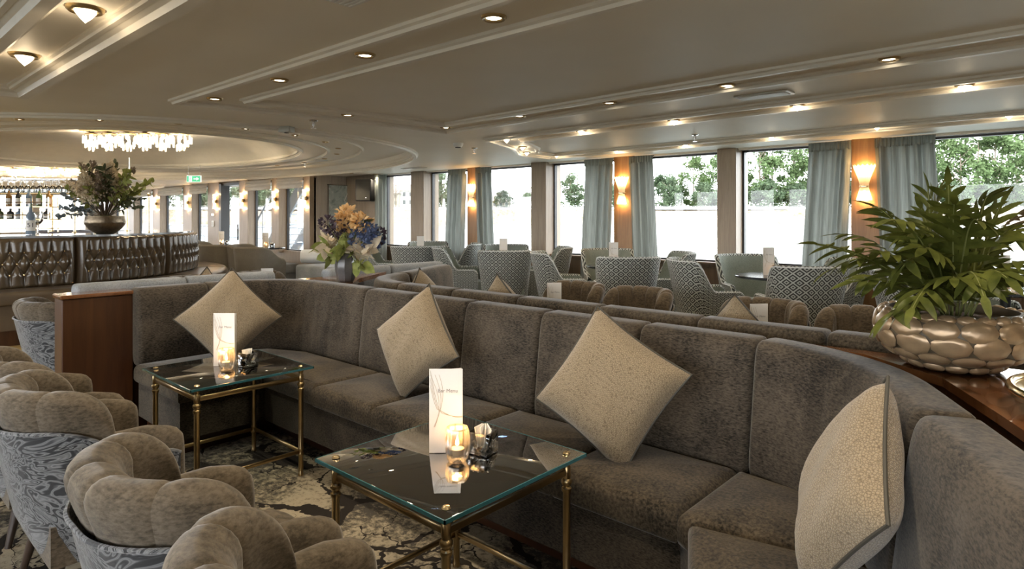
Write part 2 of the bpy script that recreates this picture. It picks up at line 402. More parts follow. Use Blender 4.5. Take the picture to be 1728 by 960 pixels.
def pad(path, s0, s1, a, z0, z1, tilt=0, er=.02, nu=8, oc=0, bulge=0.0, btn=None, n=5.0, m=26, zf=None, folds=0):
    """upholstered pad swept along a path, rounded all round"""
    mb = MB(); us = [(er * (1 - math.cos(k * PI / 6)), er * (1 - math.sin(k * PI / 6))) for k in range(3)]
    st = [(s0 + d, e) for d, e in us] + [(s0 + er + (s1 - s0 - 2 * er) * k / nu, 0) for k in range(nu + 1)] + [(s1 - d, e) for d, e in us[::-1]]
    W = m
    for i, (s, e) in enumerate(st):
        zz1 = zf(s) if zf else z1; b = (zz1 - z0) / 2 - e; zc = (zz1 + z0) / 2; aa = a - e; u = (s - s0) / (s1 - s0)
        ring = []
        for j in range(m):
            th = 2 * PI * j / m; o = aa * sgnpow(math.cos(th), 2 / n); z = zc + b * sgnpow(math.sin(th), 2 / n)
            if o > 0:
                o += bulge * math.sin(PI * u) * max(0, math.cos(PI * (z - zc) / (2 * b + .001)))
                if folds: o += .006 * math.sin(s * folds) * max(0, math.cos(PI * (z - zc) / (2 * b + .001)))
                if btn: o -= .022 * math.exp(-(((s - btn[0]) / .035) ** 2 + ((z - btn[1]) / .035) ** 2))
            x, y = path.off(s, oc + o - (z - z0) * tilt); ring.append((x, y, z))
        mb.v += ring; mb.uv += [(s, p[2]) for p in ring]
        if i:
            for j in range(m): mb.f.append(((i - 1) * W + j, (i - 1) * W + (j + 1) % W, i * W + (j + 1) % W, i * W + j))
    mb.f.append(tuple(range(W))[::-1]); mb.f.append(tuple((len(st) - 1) * W + j for j in range(W)))
    return mb
def resample(out, step=.06):
    r = []
    for i in range(len(out)):
        a, b = out[i], out[(i + 1) % len(out)]; L = math.hypot(b[0] - a[0], b[1] - a[1]); n = max(1, round(L / step))
        for k in range(n): r.append((a[0] + (b[0] - a[0]) * k / n, a[1] + (b[1] - a[1]) * k / n))
    return r
def inset(out, d):
    n = len(out); r = []
    for i in range(n):
        a, p, b = out[i - 1], out[i], out[(i + 1) % n]
        d1 = Vector((p[0] - a[0], p[1] - a[1])).normalized(); d2 = Vector((b[0] - p[0], b[1] - p[1])).normalized()
        t = d1 + d2; t = t.normalized() if t.length > 1e-4 else d1; k = min(1.6, 1 / max(.5, t.dot(d1)))
        r.append((p[0] - t.y * d * k, p[1] + t.x * d * k))
    return r
def cushion(out, z0, z1, r=.03, crown=.012, rb=None):
    """rounded, slightly crowned cushion on an outline (counter-clockwise)"""
    out = resample(out); n = len(out); mb = MB(); rb = r * .6 if rb is None else rb; rings = []
    for k in range(4): th = k * PI / 6; rings.append((inset(out, rb * (1 - math.sin(th))), z0 + rb * (1 - math.cos(th))))
    for k in range(5): th = k * PI / 8; rings.append((inset(out, r * (1 - math.cos(th))), z1 - r + r * math.sin(th)))
    top = inset(out, r); cx = sum(p[0] for p in top) / n; cy = sum(p[1] for p in top) / n
    for k in (.75, .5, .25): rings.append(([(cx + (x - cx) * k, cy + (y - cy) * k) for x, y in top], z1 + crown * (1 - k * k)))
    for ring, z in rings: mb.v += [(x, y, z) for x, y in ring]; mb.uv += list(ring)
    for i in range(len(rings) - 1):
        for j in range(n): mb.f.append((i * n + j, i * n + (j + 1) % n, (i + 1) * n + (j + 1) % n, (i + 1) * n + j))
    mb.v.append((cx, cy, z1 + crown)); mb.uv.append((cx, cy)); c = len(mb.v) - 1; L = (len(rings) - 1) * n
    for j in range(n): mb.f.append((L + j, L + (j + 1) % n, c))
    mb.f.append(tuple(range(n))[::-1]); return mb
def text(name, s, size, mat, parent, loc, rot, extrude=.0006):
    cu = bpy.data.curves.new(name, 'FONT'); cu.body = s; cu.size = size; cu.extrude = extrude; cu.align_x = 'CENTER'; cu.align_y = 'CENTER'
    o = bpy.data.objects.new(name, cu); C.objects.link(o)
    dg = bpy.context.evaluated_depsgraph_get(); me = bpy.data.meshes.new_from_object(o.evaluated_get(dg)); bpy.data.objects.remove(o)
    me.materials.clear(); me.materials.append(MT[mat]); o = bpy.data.objects.new(name, me); C.objects.link(o); o.parent = parent; o.location = loc; o.rotation_euler = rot; return o
def E(t, l, z=0): return (FW[0] * t + RT[0] * l, FW[1] * t + RT[1] * l, z)

def in_frame(x, y, z):
    t = x * FW[0] + y * FW[1]; l = x * RT[0] + y * RT[1]
    return t > .05 and 0 <= 864 + 1069 * l / t <= 1728 and 0 <= 365 - 1069 * (z - 1.32) / t <= 960
LN = [0]
def lamp_name(base, p):
    if in_frame(*p): return base
    LN[0] += 1; return '%s_%d_offscreen' % (base, LN[0])
# ================================================================ THE SETTING
ZC = 2.10
def flat(name, x0, x1, y0, y1, z, mat, parent=None):
    return MB().add([(x0, y0, z), (x1, y0, z), (x1, y1, z), (x0, y1, z)], [(0, 1, 2, 3)]).build(name, mat, parent, False)
fl = struct(flat('floor', -5.7, 5, -4, 7.35, 0, 'carpet'))
flat('carpet_zone', -26, -5.7, -4, 3.9, 0, 'gold_carpet', fl); flat('carpet_zone', -26, -5.7, 3.9, 7.35, 0, 'wave_carpet', fl)
def ell(cx, cy, a, b, n=72, e=2.15):
    return [(cx + a * sgnpow(math.cos(2 * PI * k / n), 2 / e), cy + b * sgnpow(math.sin(2 * PI * k / n), 2 / e)) for k in range(n)]
def holed(name, outer, holes, z, mat, parent=None):
    bm = bmesh.new(); es = []
    for loop in [outer] + holes:
        vs_ = [bm.verts.new((x, y, z)) for x, y in loop]
        for i in range(len(vs_)): es.append(bm.edges.new((vs_[i], vs_[(i + 1) % len(vs_)])))
    bmesh.ops.triangle_fill(bm, use_beauty=True, use_dissolve=False, edges=es)
    bm.verts.index_update(); mb = MB().add([v.co[:] for v in bm.verts], [[v.index for v in f.verts] for f in bm.faces]); bm.free()
    return mb.build(name, mat, parent, False)
o1 = ell(-10, 2.95, 4.75, 3.2); o2 = ell(-18.6, 2.95, 3.4, 3.2)
ceil = struct(holed('ceiling', [(-26, -4), (5, -4), (5, 7.35), (-26, 7.35)], [o1, o2], ZC, 'ceiling_paint'))
def dome(cx, cy, scale_a, scale_b, outer):
    inner = ell(cx, cy, 3.0 * scale_a, 1.95 * scale_b)
    # the recess rim
    def rim(lp, z0, z1, mat, steps=((0, 0), (1, 1)), nm='recess_rim'):
        n = len(lp); mx = sum(p[0] for p in lp) / n; my = sum(p[1] for p in lp) / n; mb = MB()
        rows = []
        for k, (s, h) in enumerate(steps): rows.append([(mx + (x - mx) * (1 - s), my + (y - my) * (1 - s), z0 + (z1 - z0) * h) for x, y in lp])
        for r in rows: mb.v += r; mb.uv += [(p[0], p[2]) for p in r]
        for i in range(len(rows) - 1):
            for j in range(n): mb.f.append((i * n + j, i * n + (j + 1) % n, (i + 1) * n + (j + 1) % n, (i + 1) * n + j))
        mb.build(nm, mat, ceil, True, 50); return rows[-1]
    rim(outer, ZC, ZC + .11, 'recess_paint', ((0, 0), (-.006, .12), (-.006, .35), (0, .5), (0, 1)))
    holed('recess_panel', outer, [inner], ZC + .11, 'recess_paint', ceil)
    last = rim(inner, ZC + .11, ZC + .40, 'dome_paint', ((0, 0), (-.012, .06), (-.012, .16), (.0, .22), (.02, .42), (.06, .62), (.12, .82), (.2, .95), (.3, 1)), 'dome_rim')
    MB().add(last, [tuple(range(len(last)))]).build('dome_panel', 'dome_paint', ceil, False)
    return inner
TP = [(-.034, .002), (-.034, -.014), (-.02, -.020), (-.014, -.034), (.014, -.034), (.02, -.020), (.034, -.014), (.034, .002)]
TN = [0]
def trim(path, z=ZC, closed=False, k=1.0, mat='trim_paint'):
    TN[0] += 1
    return struct(MB().sweepprof([(x, y, z) for x, y in path], [(o * k, h * k) for o, h in TP], closed).build('trim_%d' % TN[0], mat, None, True, 30))
d1 = dome(-10, 2.95, 1, 1, o1); d2 = dome(-18.6, 2.95, .7, 1, o2)
trim(ell(-10, 2.95, 4.80, 3.25), ZC, True, 1.1); trim(ell(-18.6, 2.95, 3.45, 3.25), ZC, True, 1.1)
for a, b in ((3.45, 2.32), (3.95, 2.72), (3.06, 2.0)): trim(ell(-10, 2.95, a, b), ZC + .11, True, .8)
for a, b in ((2.45, 2.4), (2.75, 2.7)): trim(ell(-18.6, 2.95, a, b), ZC + .11, True, .8)
trim(fillet([(4.9, 1.63), (-4.5, 1.63), (-4.36, 2.7), (-4.3, 3.88), (4.9, 3.28)], [0, 1.5, 0]))
trim(fillet([(4.9, 1.94), (-4.12, 1.94), (-4.0, 2.6), (-3.97, 3.56), (4.9, 3.03)], [0, 1.5, 0]))
trim(fillet([(4.9, 4.12), (-4.43, 4.53), (-4.78, 5.33), (-5.18, 5.85), (-5.2, 6.5), (4.9, 6.10)], [0, 1, .5, 0]))
trim(fillet([(4.9, 4.38), (-4.2, 4.80), (-4.57, 5.5), (-4.86, 5.8), (-4.9, 6.22), (4.9, 5.72)], [0, 1, .5, 0]))
trim([(4.9, .87), (-4.83, .87), (-4.83, -1.2)], k=1.7); trim([(4.9, .80), (-4.74, .80), (-4.74, -1.2)], k=.8)
trim([(4.9, .54), (-4.5, .54)], k=1.7); trim([(4.9, .47), (-4.5, .47)], k=.8)

# ---- window wall (towards the river)
WY = 7.2
posts = [(-10.76, -9.70), (-8.77, -8.42), (-6.0, -5.72), (-3.165, -2.94), (-.35, -.10), (2.45, 2.7), (3.9, 5.0)]
panels = [(-7.38, -7.10), (-4.60, -4.30), (-1.76, -1.49), (1.08, 1.34)]
ww = struct(MB().box((-2.88, WY + .1, .3775), (15.76, .2, .755)).build('wall_window_side', 'sill_wood', None, False))
for k in range(40):
    x = -10.6 + k * .4
    if x < 4.9: MB().box((x, WY - .004, .36), (.385, .012, .70), 0, .004, 1).build('wall_panel', 'sill_wood', ww, False)
MB().box((-2.88, WY - .01, .765), (15.76, .10, .022), 0, .004, 1).build('window_ledge', 'sill_wood', ww, False)
struct(MB().box((-2.88, WY + .1, 2.11), (15.76, .24, .07)).build('wall_header', 'leg_wood', None, False))
trim([(-10.7, WY - .06), (4.9, WY - .06)], ZC, k=.7)
for a, b in posts:
    TN[0] += 1; d = .15
    p = struct(MB().box(((a + b) / 2, WY - d / 2 + .1, 1.41), (b - a, d + .2, 1.38), 0, .006, 1).build('trim_%d' % TN[0], 'post_wood', None, False))
for a, b in panels:
    TN[0] += 1; struct(MB().box(((a + b) / 2, WY - .03, 1.05), (b - a, .16, 2.1), 0, .004, 1).build('trim_%d' % TN[0], 'panel_wood', None, False))
edges = sorted(posts + panels); WN = [0]
def window(x0, x1, z0, z1, y, nm=None, bars=()):
    WN[0] += 1
    o = MB(); t = .022
    o.box(((x0 + x1) / 2, y, z0 + t / 2), (x1 - x0, .05, t)); o.box(((x0 + x1) / 2, y, z1 - t / 2), (x1 - x0, .05, t))
    o.box((x0 + t / 2, y, (z0 + z1) / 2), (t, .05, z1 - z0)); o.box((x1 - t / 2, y, (z0 + z1) / 2), (t, .05, z1 - z0))
    o = struct(o.build('window_%d' % WN[0], 'black_plastic', None, False))
    MB().box(((x0 + x1) / 2, y + .01, (z0 + z1) / 2), (x1 - x0 - .03, .006, z1 - z0 - .03)).build('pane', 'window_glass', o, False)
    return o
for (a, b), (c, d) in zip(edges, edges[1:]): window(b, c, .775, 2.08, WY + .06)
# ---- picture wall and the narrower forward window wall
PX, VY = -10.76, 6.35
pw = struct(MB().box((PX - .05, (VY + 7.35) / 2, 1.06), (.10, 7.35 - VY, 2.12)).build('wall_picture', 'grey_wood', None, False))
for k in range(3): MB().box((PX + .004, VY + .2 + k * .33, 1.06), (.014, .318, 2.08), 0, .003, 1).build('wall_panel', 'grey_wood', pw, False)
wl = struct(MB().box((-18.4, VY + .08, .32), (15.3, .16, .64)).build('wall_forward_side', 'post_wood', None, False))
struct(MB().box((-18.4, VY + .08, 2.10), (15.3, .18, .10)).build('wall_forward_header', 'post_wood', None, False))
fp = [(-10.99, -10.76), (-12.23, -11.92), (-13.68, -13.27), (-15.31, -14.70), (-16.79, -16.24), (-18.9, -18.35), (-20.9, -20.4), (-23, -22.5), (-26, -25.2)]
for a, b in fp:
    TN[0] += 1; struct(MB().box(((a + b) / 2, VY + .02, 1.35), (b - a, .22, 1.5), 0, .004, 1).build('trim_%d' % TN[0], 'post_wood', None, False))
s_fp = sorted(fp)
for (a, b), (c, d) in zip(s_fp, s_fp[1:]):
    if abs(b + 14.7) < .01: continue
    window(b, c, .64, 2.05, VY + .1)
dr = struct(MB().box((-14.62, VY + .0, 1.03), (.10, .2, 2.06)).box((-13.72, VY + .0, 1.03), (.04, .12, 2.06)).box((-14.15, VY, 2.04), (.9, .12, .05)).build('door_1', 'black_plastic', None, False))
MB().box((-14.15, VY + .02, 1.03), (.84, .008, 2.0)).build('pane', 'window_glass', dr, False)
MB().tube([(-13.80, VY - .06, .80), (-13.80, VY - .06, 1.15)], .018).build('door_handle', 'black_plastic', dr)
# ---- end, port and aft walls that close the lounge
we = struct(MB().box((-26.05, 1.7, .4), (.1, 11.4, .8)).build('wall_end', 'post_wood', None, False))
for k in range(7):
    TN[0] += 1; struct(MB().box((-26.0, -4 + k * 1.8, 1.45), (.2, .24, 1.3)).build('trim_%d' % TN[0], 'post_wood', None, False))
struct(MB().box((-10.5, -4.05, .4), (31, .1, .8)).build('wall_port', 'sill_wood', None, False))
for k in range(12):
    TN[0] += 1; struct(MB().box((-26 + k * 2.8, -4.0, 1.45), (.35, .24, 1.3)).build('trim_%d' % TN[0], 'post_wood', None, False))
struct(MB().box((5.05, 1.7, 1.06), (.1, 11.4, 2.12)).build('wall_aft', 'panel_wood', None, False))
# roof above, so that the daylight only comes through the windows
struct(MB().box((-10.5, 1.7, ZC + .56), (31.4, 11.8, .05)).box((-10.5, 7.33, ZC + .28), (31.4, .06, .6)).box((-10.5, -4.08, ZC + .28), (31.4, .06, .6)).box((5.08, 1.7, ZC + .28), (.06, 11.6, .6)).box((-26.1, 1.7, ZC + .28), (.06, 11.6, .6)).build('roof_deck', 'white_enamel', None, False))

# ================================================================ OUTSIDE
tag(MB().add([E(-900, -1500, -1.9), E(-900, 1500, -1.9), E(1500, 1500, -1.9), E(1500, -1500, -1.9)], [(0, 1, 2, 3)]).build('river', 'river_water', None, False), 'wide pale river beyond the lounge windows', 'river', kind='stuff')
def strip(name, rows, mat, label, cat):
    mb = MB(); n = 60
    def fn(u, v):
        i = min(int(v * (len(rows) - 1)), len(rows) - 2); k = v * (len(rows) - 1) - i
        t = rows[i][0] + (rows[i + 1][0] - rows[i][0]) * k; z = rows[i][1] + (rows[i + 1][1] - rows[i][1]) * k
        return E(t + 2.5 * math.sin(u * 31) * (1 - k), -420 + 900 * u, z + (.25 * math.sin(u * 97 + i) if 0 < v < 1 else 0))
    mb.surf(fn, n, len(rows) - 1)
    return tag(mb.build(name, mat), label, cat, kind='stuff')
strip('stone_embankment', [(258, -2.2), (263, -.3), (268, 2.2), (272, 4.3)], 'bank_stone', 'pale stone embankment sloping down to the river', 'embankment')
strip('embankment_path', [(272, 4.3), (276, 4.9), (278, 5.3)], 'bank_path', 'light path along the top of the embankment', 'path')
strip('meadow', [(278, 5.3), (330, 5.8), (900, 9)], 'bank_grass', 'grass behind the embankment path under the trees', 'grass')
rail = thing('embankment_railing', 'thin pale railing along the embankment path', 'railing', E(271.5, 0, 4.5))
rail['kind'] = 'stuff'
for z in (.7, 1.2): MB().tube([tuple(Vector(E(0, -300, z))), tuple(Vector(E(0, 350, z)))], .09, 4).build('rail', 'bank_path', rail)
def treemesh(name, seed, h, rx, mat, n, bare=False, base=.12):
    r = random.Random(seed); mb = MB(); cl = []
    for k in range(34):
        z = h * (base + (1 - base) * r.random() ** .85); q = (z / h - base) / (1 - base); w_ = rx * (math.sin(PI * min(1, .12 + q * .86)) ** .6); a = r.random() * 2 * PI; d = w_ * math.sqrt(r.random())
        cl.append((d * math.cos(a), d * math.sin(a), z, (.16 + .16 * r.random()) * rx))
    for k in range(n):
        c = cl[r.randrange(len(cl))]; d = Vector((r.gauss(0, 1), r.gauss(0, 1), r.gauss(0, .8))).normalized() * c[3] * (r.random() ** .4) * 1.25
        p = Vector(c[:3]) + d; s = (.28 + .4 * r.random()) * (.5 if bare else 1)
        a = Vector((r.gauss(0, 1), r.gauss(0, 1), r.gauss(0, 1))).normalized(); b = a.orthogonal().normalized() * s * (.25 if bare else .7); a = a * s
        mb.add([tuple(p - a), tuple(p + b), tuple(p + a), tuple(p - b)], [(0, 1, 2, 3)])
    return mb
def tree(seed, h, rx, mat, n, bare=False, base=.12):
    t = thing('tree', '', 'tree'); treemesh('crown', seed, h, rx, mat, n, bare, base).build('crown', mat, t, False)
    r = random.Random(seed); mb = MB().tube([(0, 0, -1), (.2, .1, h * .45), (0, 0, h * .8)], h * .018, 6, taper=.1)
    for k in range(5):
        a = r.random() * 6.3; z = h * (.25 + .1 * k); mb.tube([(0, 0, z), (rx * .6 * math.cos(a), rx * .6 * math.sin(a), z + h * .2)], h * .007, 5, taper=.05)
    mb.build('trunk', 'bark', t); return t
protos = [tree(11, 30, 9, 'tree_leaf', 5200, False, .02), tree(12, 27, 8, 'tree_leaf', 4600, False, .02), tree(13, 15, 7, 'tree_leaf_dark', 2600, False, .03), tree(14, 19, 8, 'tree_leaf_bare', 3000, True, .15), tree(15, 9, 6, 'tree_leaf_dark', 1800, False, .0)]
TL = ['tall full green tree in the dense wood on the far bank', 'tall slender green tree in the dense wood on the far bank', 'round mid green tree standing alone on the far bank', 'bare reddish brown tree on the far bank', 'low dark green bush along the far embankment']
TG = ['wood on the far bank', 'slender trees in the wood', 'lone trees on the far bank', 'bare trees on the far bank', 'bushes on the far bank']
spots = []
def px2l(px, t): return (px - 864) / 1069 * t
r2 = random.Random(5)
for px in range(1175, 1860, 34): spots.append((r2.choice((0, 0, 1)), px + r2.uniform(-8, 8), 284 + r2.uniform(0, 14), r2.uniform(.9, 1.12) * (1.28 if px > 1250 else .92)))
for px in range(1190, 1860, 52): spots.append((4, px, 281, r2.uniform(.9, 1.3)))
for px, k, s in ((745, 2, 1.05), (1045, 2, .9), (963, 2, .95), (1120, 4, 1.5), (860, 3, .9), (895, 3, 1.0), (945, 3, 1.0), (975, 3, 1.1), (738, 3, .9), (668, 3, .8), (1000, 4, .9), (1150, 3, 1.3), (1130, 2, .9), (850, 4, .8), (890, 4, .7), (640, 2, .8), (500, 2, 1.0), (440, 2, .8), (440, 4, 1.2), (400, 4, 1.0), (345, 2, .8), (300, 4, 1.1), (270, 2, .7), (590, 4, 1)):
    spots.append((k, px, 285 + r2.uniform(0, 10), s))
seen = set()
for k, px, t, s in spots:
    p = E(t, px2l(px, t), 5.2); g = protos[k] if k not in seen else dup(protos[k]); seen.add(k)
    g.location = p; g.rotation_euler = (0, 0, r2.random() * 6.28); g.scale = (s, s, s); tag(g, TL[k], 'tree', TG[k])
def house(px, t, wd, dp, h, mat, roof, cols, rows, label, base=6.0, group=None):
    c = E(t, px2l(px, t), base); o = thing('house', label, 'building', c, YAW, group)
    MB().box((0, 0, h / 2 - 1), (wd, dp, h + 2)).build('wall', mat, o, False)
    if roof == 'gable':
        MB().add([(-wd / 2 - .6, -dp / 2 - .6, h), (wd / 2 + .6, -dp / 2 - .6, h), (wd / 2 + .6, dp / 2 + .6, h), (-wd / 2 - .6, dp / 2 + .6, h), (-wd / 2 + 1, 0, h + dp * .35), (wd / 2 - 1, 0, h + dp * .35)], [(0, 1, 5, 4), (2, 3, 4, 5), (1, 2, 5), (3, 0, 4), (3, 2, 1, 0)]).build('roof', 'house_roof', o, False)
    else: MB().box((0, 0, h + .3), (wd + .6, dp + .6, .6)).build('roof', 'house_roof', o, False)
    w0 = None
    for i in range(cols):
        for j in range(rows):
            lc = (-wd / 2 + wd * (i + .5) / cols, -dp / 2 - .05, h * (j + .55) / rows)
            if w0 is None: w0 = MB().box((0, 0, 0), (wd / cols * .42, .2, h / rows * .5)).build('window', 'house_pane', o, False); w0.location = lc
            else: inst(w0, o, lc)
house(690, 305, 18, 9, 7.5, 'house_white', 'gable', 6, 2, 'long white house with two rows of windows on the far bank')
house(662, 300, 7, 8, 6, 'house_cream', 'gable', 3, 2, 'small cream house beside the long white house')
house(835, 300, 14, 9, 3.2, 'house_cream', 'gable', 5, 1, 'low cream pavilion with a grey roof on the far bank', 5.2)
for q, (px, t, wd, h, b, m, lab) in enumerate(((395, 330, 16, 17, 7, 'house_white', 'white apartment block seen through the glass door'), (348, 340, 15, 14, 8, 'house_cream', 'cream apartment block seen left of the door'), (300, 335, 18, 13, 7, 'house_white', 'white apartment block seen behind the bar flowers'), (428, 345, 14, 11, 10, 'house_cream', 'cream block on the hill seen right of the door'), (455, 340, 14, 9, 9, 'house_white', 'white house on the hill seen left of the stairs'), (490, 350, 13, 10, 10, 'house_cream', 'cream house on the hill behind the stairs'))):
    house(px, t, wd, 9, h, m, 'flat' if q % 2 == 0 else 'gable', 4, 4 if h > 12 else 3, lab, b)
# foredeck outside the forward windows: deck, rail, stairs
tag(MB().box((-19, 8.02, -.05), (17.0, 2.7, .1)).build('foredeck', 'deck_floor', None, False), 'blue grey steel foredeck outside the forward windows', 'deck')
rl = thing('deck_railing', 'steel deck railing with posts outside the forward windows', 'railing', (-19, 9.2, 0))
for z in (.35, .65, 1.0): MB().tube([(-7, 0, z), (6, 0, z)], .022, 8).build('rail', 'deck_steel', rl)
for k in range(9): MB().tube([(-7 + k * 1.6, 0, 0), (-7 + k * 1.6, 0, 1.0)], .024, 8).build('post', 'deck_steel', rl)
stz = thing('deck_stairs', 'pale grey steel stairs rising outside the forward windows', 'stairs', (-15.6, 7.45, 0))
for y in (0, .75):
    MB().add([(0, y, -.05), (.42, y, -.05), (3.4, y, 2.75), (2.98, y, 2.75)] + [(a, y + .04, z) for a, z in ((0, -.05), (.42, -.05), (3.4, 2.75), (2.98, 2.75))], [(0, 1, 2, 3), (7, 6, 5, 4), (0, 4, 5, 1), (1, 5, 6, 2), (2, 6, 7, 3), (3, 7, 4, 0)]).build('stringer', 'deck_steel', stz, False)
    MB().tube([(.0, y, .0), (.0, y, .95), (3.1, y, 3.6)], .025).build('handrail', 'deck_steel', stz)
    for k in range(3): MB().tube([(.6 + k * .9, y, .5 + k * .82), (.6 + k * .9, y, 1.45 + k * .78)], .016).build('baluster', 'deck_steel', stz)
for k in range(11): MB().box((.25 + k * .27, .39, .14 + k * .245), (.24, .74, .03)).build('tread', 'deck_steel', stz, False)
# ================================================================ SOFAS AND DIVIDERS
def sofa(name, label, path, cuts, mat='sofa_velvet', zt=.89, tilt=.12, corners=(), buttons=True, group=None):
    o = thing(name, label, 'sofa', (0, 0, 0), 0, group)
    btn0 = None
    for i, (a, b) in enumerate(zip(cuts, cuts[1:])):
        mid = (a + b) / 2; nu = max(8, int((b - a) / .04)); corner = any(a - .05 < c < b + .05 for c in corners)
        p = pad(path, a + .002, b - .002, .075, .42, zt, tilt, .022, nu, 0, .012, (mid, .68) if buttons and not corner else None, 6, 30, None, 60 if corner else 0).build('back_cushion', mat, o)
        if buttons and not corner:
            x, y, tx, ty = path.at(mid); q = .075 - .26 * tilt - .008; nrm = (ty, -tx)
            if btn0 is None: btn0 = MB().lathe([(.0, -.006), (.012, -.005), (.0155, 0), (.012, .005), (.004, .0075), (0, .008)], 12)
            bt = btn0.build('button', 'sofa_seat_velvet', p) if btn0.v and not hasattr(sofa, 'bm') else None
            if bt: sofa.bm = bt.data
            else: bt = bpy.data.objects.new('button', sofa.bm); C.objects.link(bt); bt.parent = p
            bt.location = (x + nrm[0] * q, y + nrm[1] * q, .68); bt.rotation_euler = (PI / 2, 0, math.atan2(nrm[1], nrm[0]) + PI / 2)
    return o
P1 = Path(fillet([(-4.2, 1.30), (-4.2, 2.215), (-.55, 2.215), (-.02, 1.13)], [.45, .60], .04))
xc = [-3.17, -2.74, -2.31, -1.82, -1.31, -.85]
cuts = [0, .42] + [P1.find(x) for x in xc] + [P1.find(-.85) + .86, P1.L]
s1 = sofa('corner_sofa', 'long dark taupe velvet corner sofa facing the two glass tables', P1, cuts, corners=(.55, .9, P1.find(-.4)))
seats = [[(-4.14, 1.27), (-3.47, 1.27), (-3.47, 1.72), (-2.93, 1.72), (-2.93, 2.15), (-3.72, 2.15), (-4.0, 2.03), (-4.14, 1.75)]]
for a, b in zip([-2.93, -2.42, -1.90, -1.37], [-2.42, -1.90, -1.37, -.89]): seats.append([(a, 1.71), (b, 1.71), (b, 2.15), (a, 2.15)])
seats.append([(-.89, 1.71), (-.84, 1.685), (-.36, 1.79), (-.47, 1.98), (-.66, 2.12), (-.89, 2.15)])
seats.append([(-.84, 1.68), (-.54, 1.08), (-.10, 1.10), (-.36, 1.78)])
for k, out in enumerate(seats): cushion(out, .345, .455, .04, .012 if k < 6 else .02).build('seat_cushion', 'sofa_seat_velvet', s1)
basep = [(-4.12, 1.29), (-3.50, 1.29), (-3.50, 1.75), (-.90, 1.75), (-.83, 1.68), (-.56, 1.10), (-.14, 1.12), (-.40, 1.9), (-.7, 2.12), (-3.72, 2.12), (-4.12, 1.75)]
MB().prism(basep, .15, .352).build('base_panel', 'sofa_velvet', s1, False)
MB().prism([(-4.10, 1.33), (-3.72, 1.33), (-3.72, 1.93), (-.86, 1.93), (-.70, 1.70), (-.48, 1.16), (-.2, 1.18), (-.45, 1.95), (-.75, 2.10), (-3.7, 2.10), (-4.1, 1.75)], 0, .155).build('plinth', 'mahogany', s1, False)
P2 = Path(fillet([(-.15, 3.75), (-.15, 2.57), (-3.55, 2.57), (-4.12, 3.75)], [.45, .5], .04))
cuts = [0, .55] + [P2.find(x) for x in (-.7, -1.2, -1.7, -2.2, -2.7, -3.2)] + [P2.find(-3.2) + .75, P2.L]
s2 = sofa('corner_sofa', 'taupe velvet corner sofa behind the long sofa, facing the river windows', P2, cuts, 'sofa_seat_velvet', .90, .10, (.9, P2.find(-3.2) + .3), False)
for out in ([(-3.1, 2.62), (-.75, 2.62), (-.75, 3.08), (-3.1, 3.08)], [(-.22, 2.75), (-.22, 3.72), (-.68, 3.72), (-.68, 3.08), (-.75, 2.63)][::-1][::-1], [(-3.1, 2.62), (-3.1, 3.08), (-3.45, 3.15), (-3.68, 3.72), (-4.05, 3.72), (-3.65, 2.8), (-3.4, 2.64)]):
    if sum((b[0] - a[0]) * (b[1] + a[1]) for a, b in zip(out, out[1:] + out[:1])) > 0: out = out[::-1]
    cushion(out, .34, .45, .035, .01).build('seat_cushion', 'sofa_seat_velvet', s2)
MB().box((-1.9, 2.85, .17), (2.5, .42, .34)).build('plinth', 'mahogany', s2, False)
P3 = Path([(-4.52, 2.30), (-4.52, 1.7), (-4.52, 1.05)])
s3 = sofa('sofa', 'blue grey velvet sofa behind the dark wood end panel', P3, [0, .62, P3.L], 'grey_fabric', .915, .08, (), False)
cushion([(-5.0, 1.08), (-4.6, 1.08), (-4.6, 2.28), (-5.0, 2.28)], .2, .45, .035, .0).build('seat_cushion', 'grey_fabric', s3)
MB().box((-4.85, 1.65, .1), (.4, .9, .2)).build('plinth', 'mahogany', s3, False)
P4 = Path([(-4.52, 3.95), (-4.52, 3.3), (-4.52, 2.74)])
s4 = sofa('sofa', 'blue grey velvet sofa behind the flower vase', P4, [0, .6, P4.L], 'grey_fabric', .90, .08, (), False)
cushion([(-5.0, 2.78), (-4.6, 2.78), (-4.6, 3.9), (-5.0, 3.9)], .2, .45, .035, .0).build('seat_cushion', 'grey_fabric', s4)
MB().box((-4.85, 3.3, .1), (.4, .9, .2)).build('plinth', 'mahogany', s4, False)
# wooden dividers
dv = thing('wood_divider', 'dark mahogany end panel standing between two sofas', 'divider', (-4.36, 1.6, 0))
MB().box((0, .16, .425), (.06, 1.62, .85), 0, .004, 1).build('panel', 'mahogany', dv, False)
MB().box((.02, -.475, .425), (.16, .36, .85), 0, .004, 1).build('end_post', 'mahogany', dv, False)
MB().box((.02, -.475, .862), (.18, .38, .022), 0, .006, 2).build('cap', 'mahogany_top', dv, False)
dc = thing('wood_divider', 'low mahogany divider carrying the flower vase between the sofa backs', 'divider', (0, 0, 0))
MB().box((-2.3, 2.385, .41), (3.6, .055, .82)).build('panel', 'mahogany', dc, False)
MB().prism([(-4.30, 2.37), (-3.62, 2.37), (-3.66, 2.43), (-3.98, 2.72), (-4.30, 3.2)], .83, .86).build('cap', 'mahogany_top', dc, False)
MB().prism([(-4.25, 2.42), (-3.85, 2.42), (-4.0, 2.6), (-4.25, 2.95)], 0, .83).build('pier', 'mahogany', dc, False)
ct = thing('curved_counter', 'glossy mahogany counter curving behind the sofa corner, under the fern bowl', 'counter', (0, 0, 0))
ctp = [(-.85, 2.415), (-.85, 2.40), (-.55, 2.36), (-.30, 2.16), (-.155, 1.87), (.10, 1.33), (.20, 1.36), (-.02, 1.70), (-.075, 1.93), (-.10, 2.2), (-.12, 2.43)]
